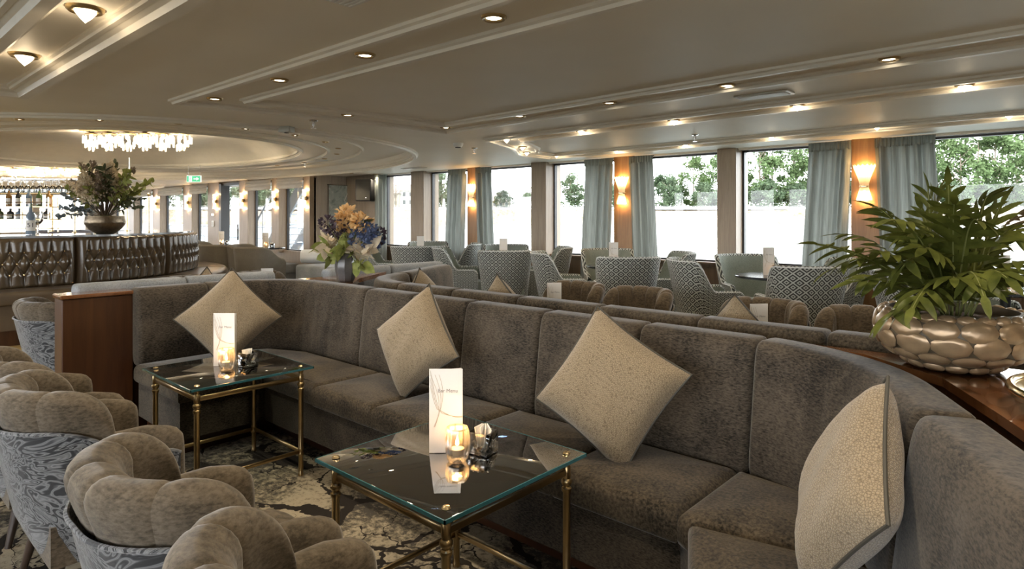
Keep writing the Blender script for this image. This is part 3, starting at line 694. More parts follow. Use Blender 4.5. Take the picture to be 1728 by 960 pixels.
MB().prism(ctp, .835, .86).build('counter_top', 'mahogany_top', ct, False)
MB().prism(inset(ctp[::-1][::-1], .012), 0, .835).build('counter_body', 'mahogany', ct, False)
ws = thing('white_counter', 'white topped counter holding the magazine basket beside the fern', 'counter', (0, 0, 0))
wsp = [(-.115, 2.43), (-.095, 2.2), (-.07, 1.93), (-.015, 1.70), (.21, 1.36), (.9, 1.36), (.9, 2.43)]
MB().prism(wsp, .815, .845).build('counter_top', 'white_gloss', ws, False)  # plain glossy white top, just below the mahogany one beside it
MB().prism(inset(wsp, .012), 0, .815).build('counter_body', 'mahogany', ws, False)
# magazine basket
bk = thing('magazine_basket', 'round brass rimmed basket of magazines on the white counter', 'basket', (.10, 1.97, .845))
MB().lathe([(.13, .0), (.16, .012), (.235, .06), (.24, .07), (.23, .07), (.155, .02), (.0, .012), (.0, .0), (.13, .0)], 36, caps=False).build('tray', 'brass_bright', bk)
MB().tube([(.235 * math.cos(a * PI / 20), .235 * math.sin(a * PI / 20), .068) for a in range(41)], .010, 8).build('rim', 'brass_bright', bk)
for k in range(6):
    m = tag(MB().box((.10 - .010 * k, 1.99 + (k - 2.5) * .040, .89 + .006 * k), (.22, .16, .008), .62, .002, 1, rot=Matrix.Rotation(.62 + .03 * k, 4, 'Z') @ Matrix.Rotation(-.28, 4, 'X')).build('magazine', ('magazine_blue', 'magazine_pale')[k % 2], None, False), 'glossy magazine stacked in the round basket on the white counter', 'magazine', 'magazines in the basket')

# ================================================================ GLASS TABLES
def glass_table(label, loc, glass, size=.61):
    o = thing('glass_table', label, 'table', loc); h = .555; e = size / 2; q = e - .045
    tp = MB().box((0, 0, h - .006), (size, size, .011), 0, .003, 2).build('glass_top', glass, o)
    ed = MB(); c = [(-e, -e), (e, -e), (e, e), (-e, e)]
    for (ax, ay), (bx, by) in zip(c, c[1:] + c[:1]):
        ed.box(((ax + bx) / 2, (ay + by) / 2, h - .006), (abs(bx - ax) + .004 if ax != bx else .004, abs(by - ay) + .004 if ay != by else .004, .0105))
    ed.build('glass_rim', 'glass_edge', tp, False)
    prof = [(.0, 0), (.014, 0), (.014, .012), (.012, .016), (.012, .10), (.016, .104), (.016, .112), (.012, .118), (.012, .128), (.016, .133), (.016, .14), (.0125, .146), (.0125, .43), (.0165, .436), (.0165, .445), (.011, .45), (.018, .462), (.018, .47), (.012, .476), (.0135, .482), (.0135, .515), (.009, .52), (.014, .53), (.014, .538), (.008, .543), (0, .543)]
    for sx in (-1, 1):
        for sy in (-1, 1):
            MB().lathe(prof, 14, (sx * q, sy * q, 0)).build('leg', 'brass', o)
            MB().lathe([(0, 0), (.013, .001), (.010, .006), (0, .008)], 10, (sx * q, sy * q, h)).build('stud', 'brass_bright', o)
    for z, w_ in ((.497, .022), (.123, .018)):
        for s in (-1, 1):
            MB().box((0, s * q, z), (2 * q - .02, .012, w_), 0, .002, 1).build('rail', 'brass', o)
            MB().box((s * q, 0, z), (.012, 2 * q - .02, w_), 0, .002, 1).build('rail', 'brass', o)
    return o
glass_table('square glass table with brass legs beside the wood end panel', (-3.22, 1.42, 0), 'table_glass', .60)
glass_table('square blue reflecting glass table with brass legs before the long sofa', (-1.50, 1.375, 0), 'table_glass_blue')
glass_table('square glass table behind the long sofa, near the vase', (-3.02, 3.66, 0), 'table_glass', .60)
glass_table('square glass table behind the long sofa, near the fern bowl', (-1.42, 3.62, 0), 'table_glass', .60)
glass_table('square glass table before the blue grey sofa', (-5.6, 2.9, 0), 'table_glass', .6)
# ---------------- things on tables
def menu(label, loc, rz, h=.272, wd=.108, detail=True, txt='print_grey'):
    o = thing('bar_menu', label, 'menu', loc, rz)
    mb = MB()
    for a, x0, sgn in ((0.0, -wd / 2, 1), (.35, -wd / 2, 1)):
        c_, s_ = math.cos(a), math.sin(a); pts = [(x0, 0), (x0 + wd * c_, wd * s_), (x0 + wd * c_ - .0016 * s_, wd * s_ + .0016 * c_), (x0, .0018)]
        mb.prism(pts, .001, h - (.006 if a else 0))
    mb.build('card', 'paper', o, False)
    if detail:
        ln = MB()
        for k, (a0, d) in enumerate(((0, .0), (1, .006), (2, .013))):
            pts = []
            for i in range(15):
                u = i / 14; x = -wd / 2 + .003 + wd * .96 * u; z = h * (.48 + .015 * k) + h * .50 * max(0, (.34 - .05 * k - u) / .34) ** 1.5 - h * .07 * math.sin(PI * min(1, max(0, (u - .3) / .7)) * .5) * (1 + .3 * k) + h * .03 * u * u
                if z < h - .003: pts.append((x, -.0006, z))
            ln.tube(pts, .0006, 4)
            ln.tube([(-wd / 2 + .004 + .006 * k + .028 * math.sin(i / 12 * 2.6 + .3 * k), -.0006, h * (.93 - .62 * i / 12)) for i in range(13)], .0005, 4)
        ln.build('printed_line', 'print_gold', o)
        text('lettering', 'Bar Menu', .0165, txt, o, (.006, -.0012, h * .74), (PI / 2, 0, 0), .0002)
    return o
def candle(label, loc, light=True):
    o = thing('candle_holder', label, 'candle', loc)
    MB().lathe([(0, .004), (.026, .0), (.034, .012), (.040, .04), (.041, .07), (.037, .098), (.034, .106), (.031, .100), (.034, .07), (.033, .04), (.028, .020), (0, .018)], 10).build('glass_cup', 'frost_glass', o, True, 20)
    MB().lathe([(0, .019), (.022, .019), (.022, .040), (.006, .043), (0, .043)], 14).build('wax', 'candle_wax', o)
    MB().lathe([(0, .046), (.006, .052), (.0055, .062), (.002, .076), (0, .082)], 8).build('flame', 'flame', o)
    if light:
        l = bpy.data.lights.new('candle_light', 'POINT'); l.energy = .10; l.color = (1, .6, .25); l.shadow_soft_size = .02; lo = bpy.data.objects.new('candle_light', l); C.objects.link(lo); lo.parent = o; lo.location = (0, 0, .085)
    return o
def cube(label, loc, rz=.2):
    o = thing('glass_cube', label, 'glass dish', loc, rz); s = .036
    mb = MB().box((0, 0, .004), (2 * s, 2 * s, .008), 0, .002, 1)
    for a in (-1, 1): mb.box((a * (s - .002), 0, .036), (.003, 2 * s, .070), 0, .001, 1); mb.box((0, a * (s - .002), .036), (2 * s - .006, .003, .070), 0, .001, 1)
    mb.build('glass_box', 'clear_glass', o)
    r = random.Random(3); bd = MB()
    for k in range(40): bd.lathe([(0, -.004), (.004, 0), (0, .004)], 5, (r.uniform(-.028, .028), r.uniform(-.028, .028), .012 + r.random() * .012))
    tag(bd.build('pebble_fill', 'white_gloss', o), kind='stuff')
    for k in range(4): MB().box((-.012 + .008 * k, .002 * k, .055), (.004, .046, .062), 0, .001, 1, rot=Matrix.Rotation(.15 * k - .2, 4, 'Y') @ Matrix.Rotation(.3 * k, 4, 'Z')).build('sachet', 'napkin', o, False)
    return o
FR = YAW   # cards face the seats nearest the bar aisle
def table_set(x, y, z, where, detail=True, rz=FR, light=True):
    menu('folded white bar menu card standing on ' + where, (x - .03, y - .0, z), rz, detail=detail)
    candle('lit candle in a faceted glass on ' + where, (x + .045, y - .02, z), light)
    cube('small glass cube with sachets on ' + where, (x + .055, y + .085, z))
table_set(-3.22, 1.41, .5555, 'the glass table by the wood panel'); table_set(-1.50, 1.375, .5555, 'the blue glass table')
menu('white bar menu card on the glass table behind the sofa, near the vase', (-2.92, 3.70, .5555), FR + .15); menu('white bar menu card on the glass table behind the sofa, near the fern', (-1.36, 3.58, .5555), FR + .15)
menu('white bar menu card on the glass table of the blue grey sofa', (-5.75, 2.9, .5555), FR + .3)

# ================================================================ PILLOWS
def pillow(label, loc, nrm, tilt, roll, s=.42, th=.085, mat='pillow_cloth'):
    o = thing('throw_pillow', label, 'pillow', loc)
    def shape(u, v, sg):
        x = (u - .5) * 2; y = (v - .5) * 2; k = 1 - .075 * (1 - y * y) * abs(x) ** 2; q = 1 - .075 * (1 - x * x) * abs(y) ** 2
        t = th * ((1 - x ** 4) * (1 - y ** 4)) ** .5 * (1 - .12 * (x * x + y * y))
        wob = .004 * math.sin(9 * x + 4 * y) * (1 - x * x) * (1 - y * y)
        return Vector((x * k * s / 2, sg * (t + wob) , y * q * s / 2))
    mt = Matrix.Rotation(math.atan2(nrm[1], nrm[0]) + PI / 2, 4, 'Z') @ Matrix.Rotation(-tilt, 4, 'X') @ Matrix.Rotation(roll, 4, 'Y')
    mb = MB().surf(lambda u, v: tuple(mt @ shape(u, v, -1)), 18, 18); mb.surf(lambda u, v: tuple(mt @ shape(u, v, 1)), 18, 18)
    mb.build('cover', mat, o, True, 180)
    ring = [shape(i / 14, 0, 1) for i in range(14)] + [shape(1, i / 14, 1) for i in range(14)] + [shape(1 - i / 14, 1, 1) for i in range(14)] + [shape(0, 1 - i / 14, 1) for i in range(15)]
    MB().tube([tuple(mt @ p) for p in ring], .0045, 6).build('piping', 'piping_dark', o)
    return o
pillow('beige diamond pillow in the sofa corner behind the menu card', (-3.88, 1.71, .70), (.80, -.60), .30, PI / 4, .44)
pillow('beige pillow leaning on the long sofa between corner pillow and the blue table', (-2.43, 1.985, .705), (.10, -1.0), .22, .90, .41)
pillow('beige pillow tilted on the long sofa right behind the blue table', (-1.29, 1.96, .695), (.22, -1.0), .28, .52, .43)
pillow('large beige pillow propped in the sofa end curve below the fern', (-.405, 1.60, .695), (-.90, -.43), .36, .62, .385, .075)
pillow('beige pillow on the corner sofa behind, near the vase', (-3.62, 3.05, .66), (.95, .2), .2, PI / 4, .40)
pillow('beige pillow on the window side of the corner sofa behind the menu card', (-2.6, 2.80, .70), (0, 1), .2, PI / 4, .40)
pillow('beige pillow with dark piping on the rear sofa right of the channel chairs', (-1.15, 2.80, .70), (0, 1), .2, PI / 4, .40)
pillow('beige pillow on the blue grey sofa behind the end panel', (-4.75, 1.9, .68), (-1, -.3), .2, PI / 4, .40)

# ================================================================ ARMCHAIRS
def chanchair(shell, plush, name='channel_armchair', ws=(.24, .18, .16, .18, .24), crease=.007, rk=.10):
    o = thing(name, '', 'armchair'); hb, ha = .745, .575
    U = Path(fillet([(.235, .27), (.235, -.135), (-.235, -.135), (-.235, .27)], [.19, .19], .025)); S = U.L; b0 = .225; b1 = S - .225
    def tl(s): x, y, tx, ty = U.at(s); return .02 + .17 * abs(tx) ** 1.5     # the back leans, the sides stay upright
    def ht(s):
        e = min(s - b0, b1 - s)
        return ha + .02 + (hb - ha - .02) * math.sqrt(max(0, 1 - (1 - min(1, max(0, e) / .15)) ** 2))
    acc = 0
    for w0 in ws:
        c0 = b0 + (b1 - b0) * acc; w_ = (b1 - b0) * w0; acc += w0
        def fn(u, v):
            s = c0 + w_ * u; p = 1 - abs(2 * u - 1) ** 7; h = ht(s) - crease * (1 - p); ri = .060 * (1 - rk + rk * p)
            if v < .45: q = v / .45; o_, z = .047 + .008 * p - .008 * math.sin(PI * q), .38 + (h - ri - .38) * q
            elif v < .85: a = (v - .45) / .40 * PI; o_, z = -.005 + ri * math.cos(a), h - ri + ri * math.sin(a)
            else: q = (v - .85) / .15; o_, z = -.005 - ri + .010 * q, h - ri - .07 * q
            x, y = U.off(s, o_ - (z - .38) * tl(s)); return (x, y, z)
        MB().surf(fn, 20, 22).build('back_channel', plush, o, True, 80)
    for a, b in ((0.0, b0 + .05), (b1 - .05, S)):
        front = 0.0 if a == 0 else S
        pad(U, a, b, .058, .22, ha, .02, .045, 8, -.004, .0, None, 3.0, 24, lambda s, f=front: ha - .03 * max(0, 1 - abs(s - f) / .12)).build('armrest', plush, o)
    def top(s): return (ht(s) - .125) if b0 < s < b1 else ha - .085 - .05 * max(0, 1 - min(s, S - s) / .08) ** 2
    def sh(u, v):
        s = .03 + (S - .06) * u; z = .16 + (top(s) - .16) * v; x, y = U.off(s, -.066 - (z - .38) * (tl(s) + .02) + .025 * max(0, 1 - (z - .16) / .12)); return (x, y, z)
    MB().surf(sh, 64, 8, uvf=lambda u, v: (u * S, .16 + .5 * v)).build('back_shell', shell, o, True, 60)
    def pipe(u):
        s = .03 + (S - .06) * u; z1 = top(s); x, y = U.off(s, -.068 - (z1 - .38) * (tl(s) + .02)); return (x, y, z1)
    MB().tube([pipe(i / 70) for i in range(71)], .006, 6).build('piping', shell, o)
    cushion([(-.17, -.09), (.17, -.09), (.18, .30), (.10, .325), (-.10, .325), (-.18, .30)], .29, .44, .045, .02).build('seat_cushion', plush, o)
    MB().prism([(-.22, -.13), (.22, -.13), (.225, .26), (-.225, .26)], .16, .30).build('seat_base', plush, o, False)
    for sx in (-1, 1):
        for sy in (-1, 1): MB().tube([(sx * .17, .06 + sy * .15, .17), (sx * .195, .06 + sy * .19, 0)], .020, 8, taper=.012).build('leg', 'leg_wood', o)
    return o
row = [(-3.37, .655, 0, 'taupe armchair with swirl velvet back, beside the wood panel end'), (-2.725, .655, 0, 'taupe armchair with swirl velvet back, second along from the wood panel'), (-1.68, .65, 0, 'taupe armchair with swirl velvet back, drawn up to the blue table'), (-1.035, .64, 0, 'taupe armchair with swirl velvet back, last one along from the wood panel')]
ch = chanchair('swirl_velvet', 'chair_velvet', 'swirl_armchair')
for k, (x, y, a, lb) in enumerate(row):
    c = ch if k == 0 else dup(ch); c.location = (x, y, 0); c.rotation_euler = (0, 0, a); tag(c, lb, 'armchair', 'armchairs facing the long sofa')
c = dup(ch, (-5.38, 1.18, 0), 0, 'taupe armchair with swirl velvet back, behind the wood end panel', 'armchairs by the bar')
c2 = chanchair('channel_velvet', 'channel_velvet', ws=(.16, .17, .17, .17, .17, .16), crease=.022, rk=.22)
for k, (x, y, a, lb) in enumerate([(-3.30, 4.42, PI, 'brown channel back armchair facing the rear sofa, nearest the vase'), (-2.66, 4.42, PI, 'brown channel back armchair facing the rear sofa, beside the one nearest the vase'), (-1.64, 4.36, PI, 'brown channel back armchair with a menu card before it'), (-1.0, 4.38, PI, 'brown channel back armchair half hidden by the fern'), (-6.35, 3.12, -PI / 2, 'brown channel back armchair between vase and bar'), (-6.30, 2.42, -PI / 2, 'brown channel back armchair before the tufted bar front')]):
    c = c2 if k == 0 else dup(c2); c.location = (x, y, 0); c.rotation_euler = (0, 0, a); tag(c, lb, 'armchair', 'channel back armchairs')
def tub(name, shell, lining, hb, ha, drop, tilt=.10, th=.045, wd=.26, dp=.25, zb=.20, pipe=True):
    o = thing(name, '', 'armchair')
    U = Path(fillet([(wd, dp), (wd, -dp), (-wd, -dp), (-wd, dp)], [wd * .85, wd * .85], .025)); S = U.L; m0, m1 = drop
    def ht(s):
        e = min(s, S - s); q = min(1, max(0, (e - m0) / (m1 - m0))); q = q * q * (3 - 2 * q)
        f = ha - .05 * max(0, 1 - e / .05) ** 2
        return f + (hb - f) * q
    def lean(s): e = min(s, S - s); q = min(1, max(0, (e - m0) / (m1 - m0))); return tilt * (.4 + .6 * q)
    def outer(u, v): s = S * u; z = zb + (ht(s) - zb) * v; x, y = U.off(s, -th / 2 - (z - .42) * lean(s)); return (x, y, z)
    def inner(u, v): s = S * u; z = .36 + (ht(s) - .36) * v; x, y = U.off(s, th / 2 - (z - .42) * lean(s)); return (x, y, z)
    def rim(u, v):
        s = S * u; z = ht(s); a = PI * v; x, y = U.off(s, -th / 2 * math.cos(a) - (z - .42) * lean(s)); return (x, y, z + th / 2 * math.sin(a))
    mb = MB().surf(outer, 56, 10, uvf=lambda u, v: (S * u, v * .6)); mb.surf(rim, 56, 5, uvf=lambda u, v: (S * u, .6 + .05 * v))
    for u in (0, 1):
        mb.surf(lambda a, b: tuple(Vector(outer(u, b)).lerp(Vector(inner(u, max(0, (zb + (ht(S * u) - zb) * b - .36) / (ht(S * u) - .36)))), a)), 2, 10, uvf=lambda a, b: (a * th, b * .4))
    mb.build('shell', shell, o, True, 60)
    MB().surf(inner, 56, 8).build('lining', lining, o, True, 60)
    if pipe: MB().tube([rim(i / 70, .15) for i in range(71)], .005, 6).build('piping', 'bolster_fabric', o)
    q = wd - .03
    cushion([(-q, -dp + .05), (q, -dp + .05), (q, dp), (q * .6, dp + .035), (-q * .6, dp + .035), (-q, dp)], .30, .45, .04, .015).build('seat_cushion', lining, o)
    MB().prism([(-q, -dp + .04), (q, -dp + .04), (q, dp - .01), (-q, dp - .01)], zb, .31).build('seat_base', shell, o, False)
    for sx in (-1, 1):
        for sy in (-1, 1): MB().tube([(sx * (wd - .06), sy * (dp - .06), zb + .01), (sx * (wd - .03), sy * (dp - .03), 0)], .02, 8, taper=.012).build('leg', 'leg_wood', o)
    return o
# ---------------- round window tables with lattice chairs
def round_table(label, x, y, r=.335, h=.745):
    o = thing('round_table', label, 'table', (x, y, 0))
    MB().lathe([(0, h - .03), (r - .03, h - .03), (r, h - .018), (r, h - .004), (r - .004, h), (0, h)], 44).build('tabletop', 'black_table', o, True, 30)
    MB().lathe([(.035, .02), (.035, h - .028)], 20).build('column', 'black_plastic', o); MB().lathe([(0, 0), (.21, 0), (.21, .012), (.05, .03), (0, .03)], 32).build('foot', 'black_plastic', o)
    return o
lat = tub('lattice_armchair', 'lattice_cloth', 'sage_fabric', .885, .60, (.27, .43), .20, .05, .27, .26, .22)
wt = [(-2.27, 6.28, 'the table nearest the fern'), (-4.06, 6.30, 'the table second from the fern'), (-5.85, 6.34, 'the table third from the fern'), (-7.55, 6.30, 'the table nearest the loudspeaker'), (-.46, 6.28, 'the table behind the fern leaves')]
first = True
for x, y, nm in wt:
    round_table('round black topped ' + nm[4:] + ' beside the river windows', x, y)
    for d, a, lb in (((-FW[0], -FW[1]), YAW, 'with its back to the room, at '), ((-RT[0], -RT[1]), YAW - PI / 2, 'side on, bar side of '), ((RT[0], RT[1]), YAW + PI / 2, 'facing the bar, at '), ((FW[0], FW[1]), YAW + PI, 'backing the window, at ')):
        if nm.endswith('leaves') and d[0] == RT[0]: continue
        rr = .62 if d[0] in (-FW[0], -RT[0]) else .48 if d[0] == FW[0] else .54
        c = lat if first else dup(lat); first = False
        c.location = (x + d[0] * rr, y + d[1] * rr, 0); c.rotation_euler = (0, 0, a); tag(c, 'lattice wing chair ' + lb + nm, 'armchair', 'lattice chairs at the window tables')
    table_set(x + .02, y - .03, .7455, nm, x > -5, YAW, False)
# ---------------- sand tub chairs and tables by the forward windows
sand = tub('tub_chair', 'sand_fabric', 'sand_fabric', .79, .58, (.05, .5), .08, .06, .31, .29, .16, False)
for k, (x, y, a, lb) in enumerate([(-10.28, 5.02, .35, 'sand coloured tub chair with its back to the room, beside the chaise'), (-11.06, 5.25, -1.0, 'sand tub chair showing its grey seat at the table beside the chaise'), (-11.6, 4.95, .35, 'sand coloured tub chair with its back to the room, near the glass door'), (-12.9, 5.2, -1.0, 'sand tub chair beside the tufted bar corner')]):
    c = sand if k == 0 else dup(sand); c.location = (x, y, 0); c.rotation_euler = (0, 0, a); tag(c, lb, 'armchair', 'tub chairs by the forward windows')
round_table('round black table beside the chaise and forward windows', -11.30, 5.72, .30, .74); round_table('round black table before the glass door', -13.1, 5.70, .32, .74)
table_set(-11.30, 5.68, .7405, 'the round black table beside the chaise', True, YAW, False); table_set(-13.15, 5.66, .7405, 'the round black table before the glass door', True, YAW, False)
cz = thing('chaise', 'grey upholstered window chaise below the painting', 'chaise', (-9.15, 5.85, 0))
cushion([(-.62, -.42), (.50, -.42), (.62, -.2), (.62, .55), (-.62, .62)], .24, .52, .05, .015).build('seat_cushion', 'grey_fabric', cz)
cushion([(-.58, -.38), (.48, -.38), (.58, -.2), (.58, .5), (-.58, .55)], .03, .24, .02, 0).build('base', 'grey_fabric', cz)
bo = thing('bolster', 'pale cylindrical bolster lying on the grey chaise', 'cushion', (-9.62, 5.72, .648))
bx = MB(); bm_ = Matrix.Rotation(YAW + .12, 4, 'Z') @ Matrix.Rotation(PI / 2, 4, 'Y')
for_l = MB().lathe([(0, -.25), (.09, -.25), (.112, -.235), (.115, -.2), (.115, .2), (.112, .235), (.09, .25), (0, .25)], 28)
bx.add([tuple(bm_ @ Vector(p)) for p in for_l.v], for_l.f); bx.build('cover', 'bolster_fabric', bo)
pillow('grey pillow leaning behind the bolster', (-9.78, 6.08, .72), (.5, -.8), .3, PI / 4, .42, .07, 'bolster_fabric')
bn = thing('window_bench', 'long grey bench under the forward windows', 'bench', (-14.2, 6.05, 0))
MB().box((0, 0, .33), (6.0, .5, .18), 0, .03, 3).build('seat_cushion', 'grey_fabric', bn); MB().box((0, .04, .12), (5.9, .4, .24)).build('base', 'grey_fabric', bn, False)
pillow('pale grey pillow standing on the window bench beside the bar', (-15.6, 6.0, .66), (.5, -.8), .25, PI / 4, .44, .07, 'bolster_fabric')
# ================================================================ BAR
BX, BY, BR = -10.9, 1.6, 2.42
def arc(r, a0, a1, n): return [(BX + r * math.cos(a0 + (a1 - a0) * k / n), BY + r * math.sin(a0 + (a1 - a0) * k / n)) for k in range(n + 1)]
DG = PI / 180
bar = thing('bar_counter', 'round bar wrapped in buttoned brown leather with a stone top', 'bar', (0, 0, 0))
ring = arc(BR - .02, -150 * DG, 150 * DG, 90) + arc(BR - .75, 150 * DG, -150 * DG, 90)
MB().prism(ring, 0, 1.085).build('bar_body', 'mahogany', bar, False)
MB().prism(arc(BR + .03, -150 * DG, 150 * DG, 90) + arc(BR - .78, 150 * DG, -150 * DG, 90), 1.085, 1.108).build('bar_top', 'bar_stone', bar, True, 30)
R0, RS, CS = .687, .1215, .118
rows = [R0, R0 + RS, R0 + 2 * RS]
edgesA = [-74.9, -46.7, -18.5, 9.7, 37.9, 66.1, 94.3]
btm = None
for a0, a1 in zip(edgesA, edgesA[1:]):
    a0 *= DG; a1 *= DG; W = (a1 - a0) * BR; nc = 9; cs = W / (nc + 1)
    def fn(u, v):
        s = W * u; z = .545 + (1.085 - .545) * v; e = min(s, W - s); edge = min(1, e / .05) ** .5 if e > 0 else 0
        vz = min(1, (1.085 - z) / .03) ** .5 if z < 1.085 else 0; vz2 = min(1, (z - .545) / .03) ** .5 if z > .545 else 0
        def ab(x): return abs(math.sin(PI * x)) ** .55
        if cs * .6 < s < W - cs * .6:
            q = s / cs
            if z > rows[2]: f = ab(q) * 1.0; f = f * min(1, .35 + (1.085 - z) * 4) + (1 - min(1, .35 + (1.085 - z) * 4)); d = math.hypot((q - round(q)) * cs, z - rows[2])
            elif z < rows[0]: f = ab(q); k = min(1, .35 + (z - .545) * 5); f = f * k + 1 - k; d = 1
            else: zz = (z - rows[0]) / (2 * RS); f = ab(q + zz) * ab(q - zz)
        else: f = .75
        bul = .035 + .055 * f * edge * vz * vz2
        r = BR + bul * edge; r += .02 * math.sin(PI * v)
        a = a0 + (a1 - a0) * u * .998; return (BX + r * math.cos(a), BY + r * math.sin(a), z)
    p = MB().surf(fn, 130, 46).build('leather_panel', 'leather', bar, True, 180)
    for j, z in enumerate(rows):
        for k in range(nc + (0 if j != 1 else -1) + (0 if j != 1 else 0)):
            q = (k + 1) if j != 1 else k + 1.5; a = a0 + (a1 - a0) * q * cs / W; r = BR + .062
            if btm is None: btm = MB().lathe([(0, -.004), (.012, -.003), (.014, 0), (.008, .006), (0, .008)], 8).build('button', 'brass_bright', p); b = btm
            else: b = bpy.data.objects.new('button', btm.data); C.objects.link(b); b.parent = p
            b.location = (BX + r * math.cos(a), BY + r * math.sin(a), z); b.rotation_euler = (0, PI / 2, a)
bench = thing('bar_bench', 'curved brown leather bench running round the bar front', 'bench', (0, 0, 0))
for a0, a1 in zip(edgesA[:-1], edgesA[1:]):
    out = arc(BR + .50, a0 * DG + .003, a1 * DG - .003, 14) + arc(BR + .03, a1 * DG - .003, a0 * DG + .003, 14)
    cushion(out, .42, .555, .05, .0).build('seat_cushion', 'leather_seat', bench, True, 60)
MB().prism(arc(BR + .42, -80 * DG, 94 * DG, 60) + arc(BR + .0, 94 * DG, -80 * DG, 60), .16, .42).build('base', 'leather_seat', bench, True, 30)
MB().prism(arc(BR + .38, -80 * DG, 94 * DG, 60) + arc(BR + .0, 94 * DG, -80 * DG, 60), 0, .16).build('plinth', 'mahogany', bench, True, 30)
# back-bar shelf, bottles, glasses
def bottle(label, loc, h, r, body, cap='bottle_dark', lab='paper', txt=None, rz=0):
    o = thing('bottle', label, 'bottle', loc, rz)
    MB().lathe([(0, 0), (r * .95, 0), (r, .006), (r, h * .55), (r * .85, h * .64), (r * .38, h * .74), (r * .33, h * .9), (0, h * .9)], 18).build('glass', body, o, True, 40)
    MB().lathe([(r * .38, h * .88), (r * .40, h), (0, h)], 12).build('cap', cap, o)
    MB().surf(lambda u, v: (1.012 * r * math.cos(-PI / 2 + (u - .5) * 2.2), 1.012 * r * math.sin(-PI / 2 + (u - .5) * 2.2), h * (.12 + .34 * v)), 10, 2).build('paper_label', lab, o)
    if txt: text('lettering', txt, h * .2, 'black_plastic', o, (0, -1.03 * r, h * .30), (PI / 2, 0, 0), .0005)
    return o
sh = thing('bottle_shelf', 'brass three tier bottle shelf on the bar', 'shelf', E(8.55, -6.55, 1.108), YAW)
for x in (-.72, 0, .36): 
    for y in (-.09, .09): MB().tube([(x, y, 0), (x, y, .47)], .010, 8).build('post', 'brass_bright', sh)
for z in (.05, .17, .34): MB().box((-.18, 0, z), (1.14, .22, .012)).build('shelf_board', 'brass', sh, False)
for z in (.23, .40): MB().tube([(-.74, -.11, z), (.38, -.11, z)], .006, 6).build('guard_rail', 'brass_bright', sh)
bcol = ['bottle_dark', 'bottle_blue', 'bottle_green', 'bottle_amber']
def shp(x, y, z): c = math.cos(YAW); s = math.sin(YAW); o = E(8.55, -6.55, 1.108); return (o[0] + x * c - y * s, o[1] + x * s + y * c, o[2] + z)
for k, (x, m, lb) in enumerate(((-.42, 0, 'dark bottle'), (-.24, 3, 'amber bottle'), (-.11, 0, 'black labelled bottle'), (.03, 1, 'pale blue bottle with a silver neck'), (.17, 2, 'green bottle'), (.30, 3, 'amber bottle with a dark cap'))):
    bottle(lb + ' on the top tier of the brass shelf', shp(x, 0, .347), .24, .036, bcol[m], rz=YAW)
for k, (x, m, lb) in enumerate(((-.36, 2, 'small green bottle'), (-.22, 0, 'small dark bottle'), (-.10, 1, 'squat blue bottle'), (.27, 0, 'pale labelled dark bottle'))):
    bottle(lb + ' standing on the middle tier of the brass shelf', shp(x, 0, .177), .14, .04, bcol[m], rz=YAW)
bottle('tall blue bottle with a white 51 label standing on the bar', E(7.35, -5.585, 1.109), .36, .048, 'bottle_blue', 'bottle_green', 'paper', '51', YAW + math.atan(5.585 / 7.35))
gl0 = None
def wineglass(label, loc, up=True, s=1.0, group=None):
    global gl0
    o = None
    if gl0 is None:
        gl0 = tag(MB().lathe([(0, .0), (.034, .0), (.034, .003), (.006, .008), (.004, .08), (.02, .09), (.038, .115), (.043, .15), (.036, .2), (.034, .2), (.040, .15), (.035, .118), (.018, .095), (0, .09)], 14).build('wine_glass', 'clear_glass'), label, 'glass', group); o = gl0
    else: o = gl0.copy(); C.objects.link(o)
    o.location = loc; o.rotation_euler = (0 if up else PI, 0, 0); o.scale = (s, s, s); tag(o, label, 'glass', group); return o
wineglass('large stemmed glass standing behind the 51 bottle on the bar', E(7.6, -5.69, 1.108), True, 1.35)
rk = thing('glass_rack', 'brass rail rack hanging above the bar with stemmed glasses', 'rack', E(9.6, -6.9, 0), YAW)
for y in (-.2, 0, .2): MB().tube([(-1.2, y, 1.66), (1.15, y, 1.66)], .012, 8).build('rail', 'brass', rk)
MB().box((0, 0, 1.87), (2.4, .46, .012)).build('holder_plate', 'steel', rk, False)
for x in (-1.1, 1.1): MB().tube([(x, 0, 1.66), (x, 0, ZC + .11)], .012, 8).build('hanger', 'steel', rk)
for k in range(24):
    for y in (-.12, .1):
        q = -1.1 + k * .094; c = math.cos(YAW); s = math.sin(YAW); b = E(9.6, -6.9); wineglass('stemmed glass hanging upside down in the rack above the bar', (b[0] + q * c - y * s, b[1] + q * s + y * c, 1.865), False, .95, 'glasses hanging in the rack')
for k, (px, t, h) in enumerate(((126, 8.2, .47), (251, 8.7, .48), (88, 8.9, .46), (214, 9.2, .40))):
    o = thing('bar_post', 'thin brass post with a ring finial standing on the bar', 'post', E(t, (px - 864) / 1069 * t, 1.108), 0, 'brass posts on the bar')
    MB().tube([(0, 0, 0), (0, 0, h)], .014, 10).build('tube', 'brass_bright', o); MB().lathe([(.03, 0), (.03, .008), (.015, .015)], 12).build('foot', 'brass_bright', o)
    MB().lathe([(0, h), (.02, h + .01), (.012, h + .03), (.022, h + .04), (0, h + .06)], 12).build('finial', 'brass_bright', o)

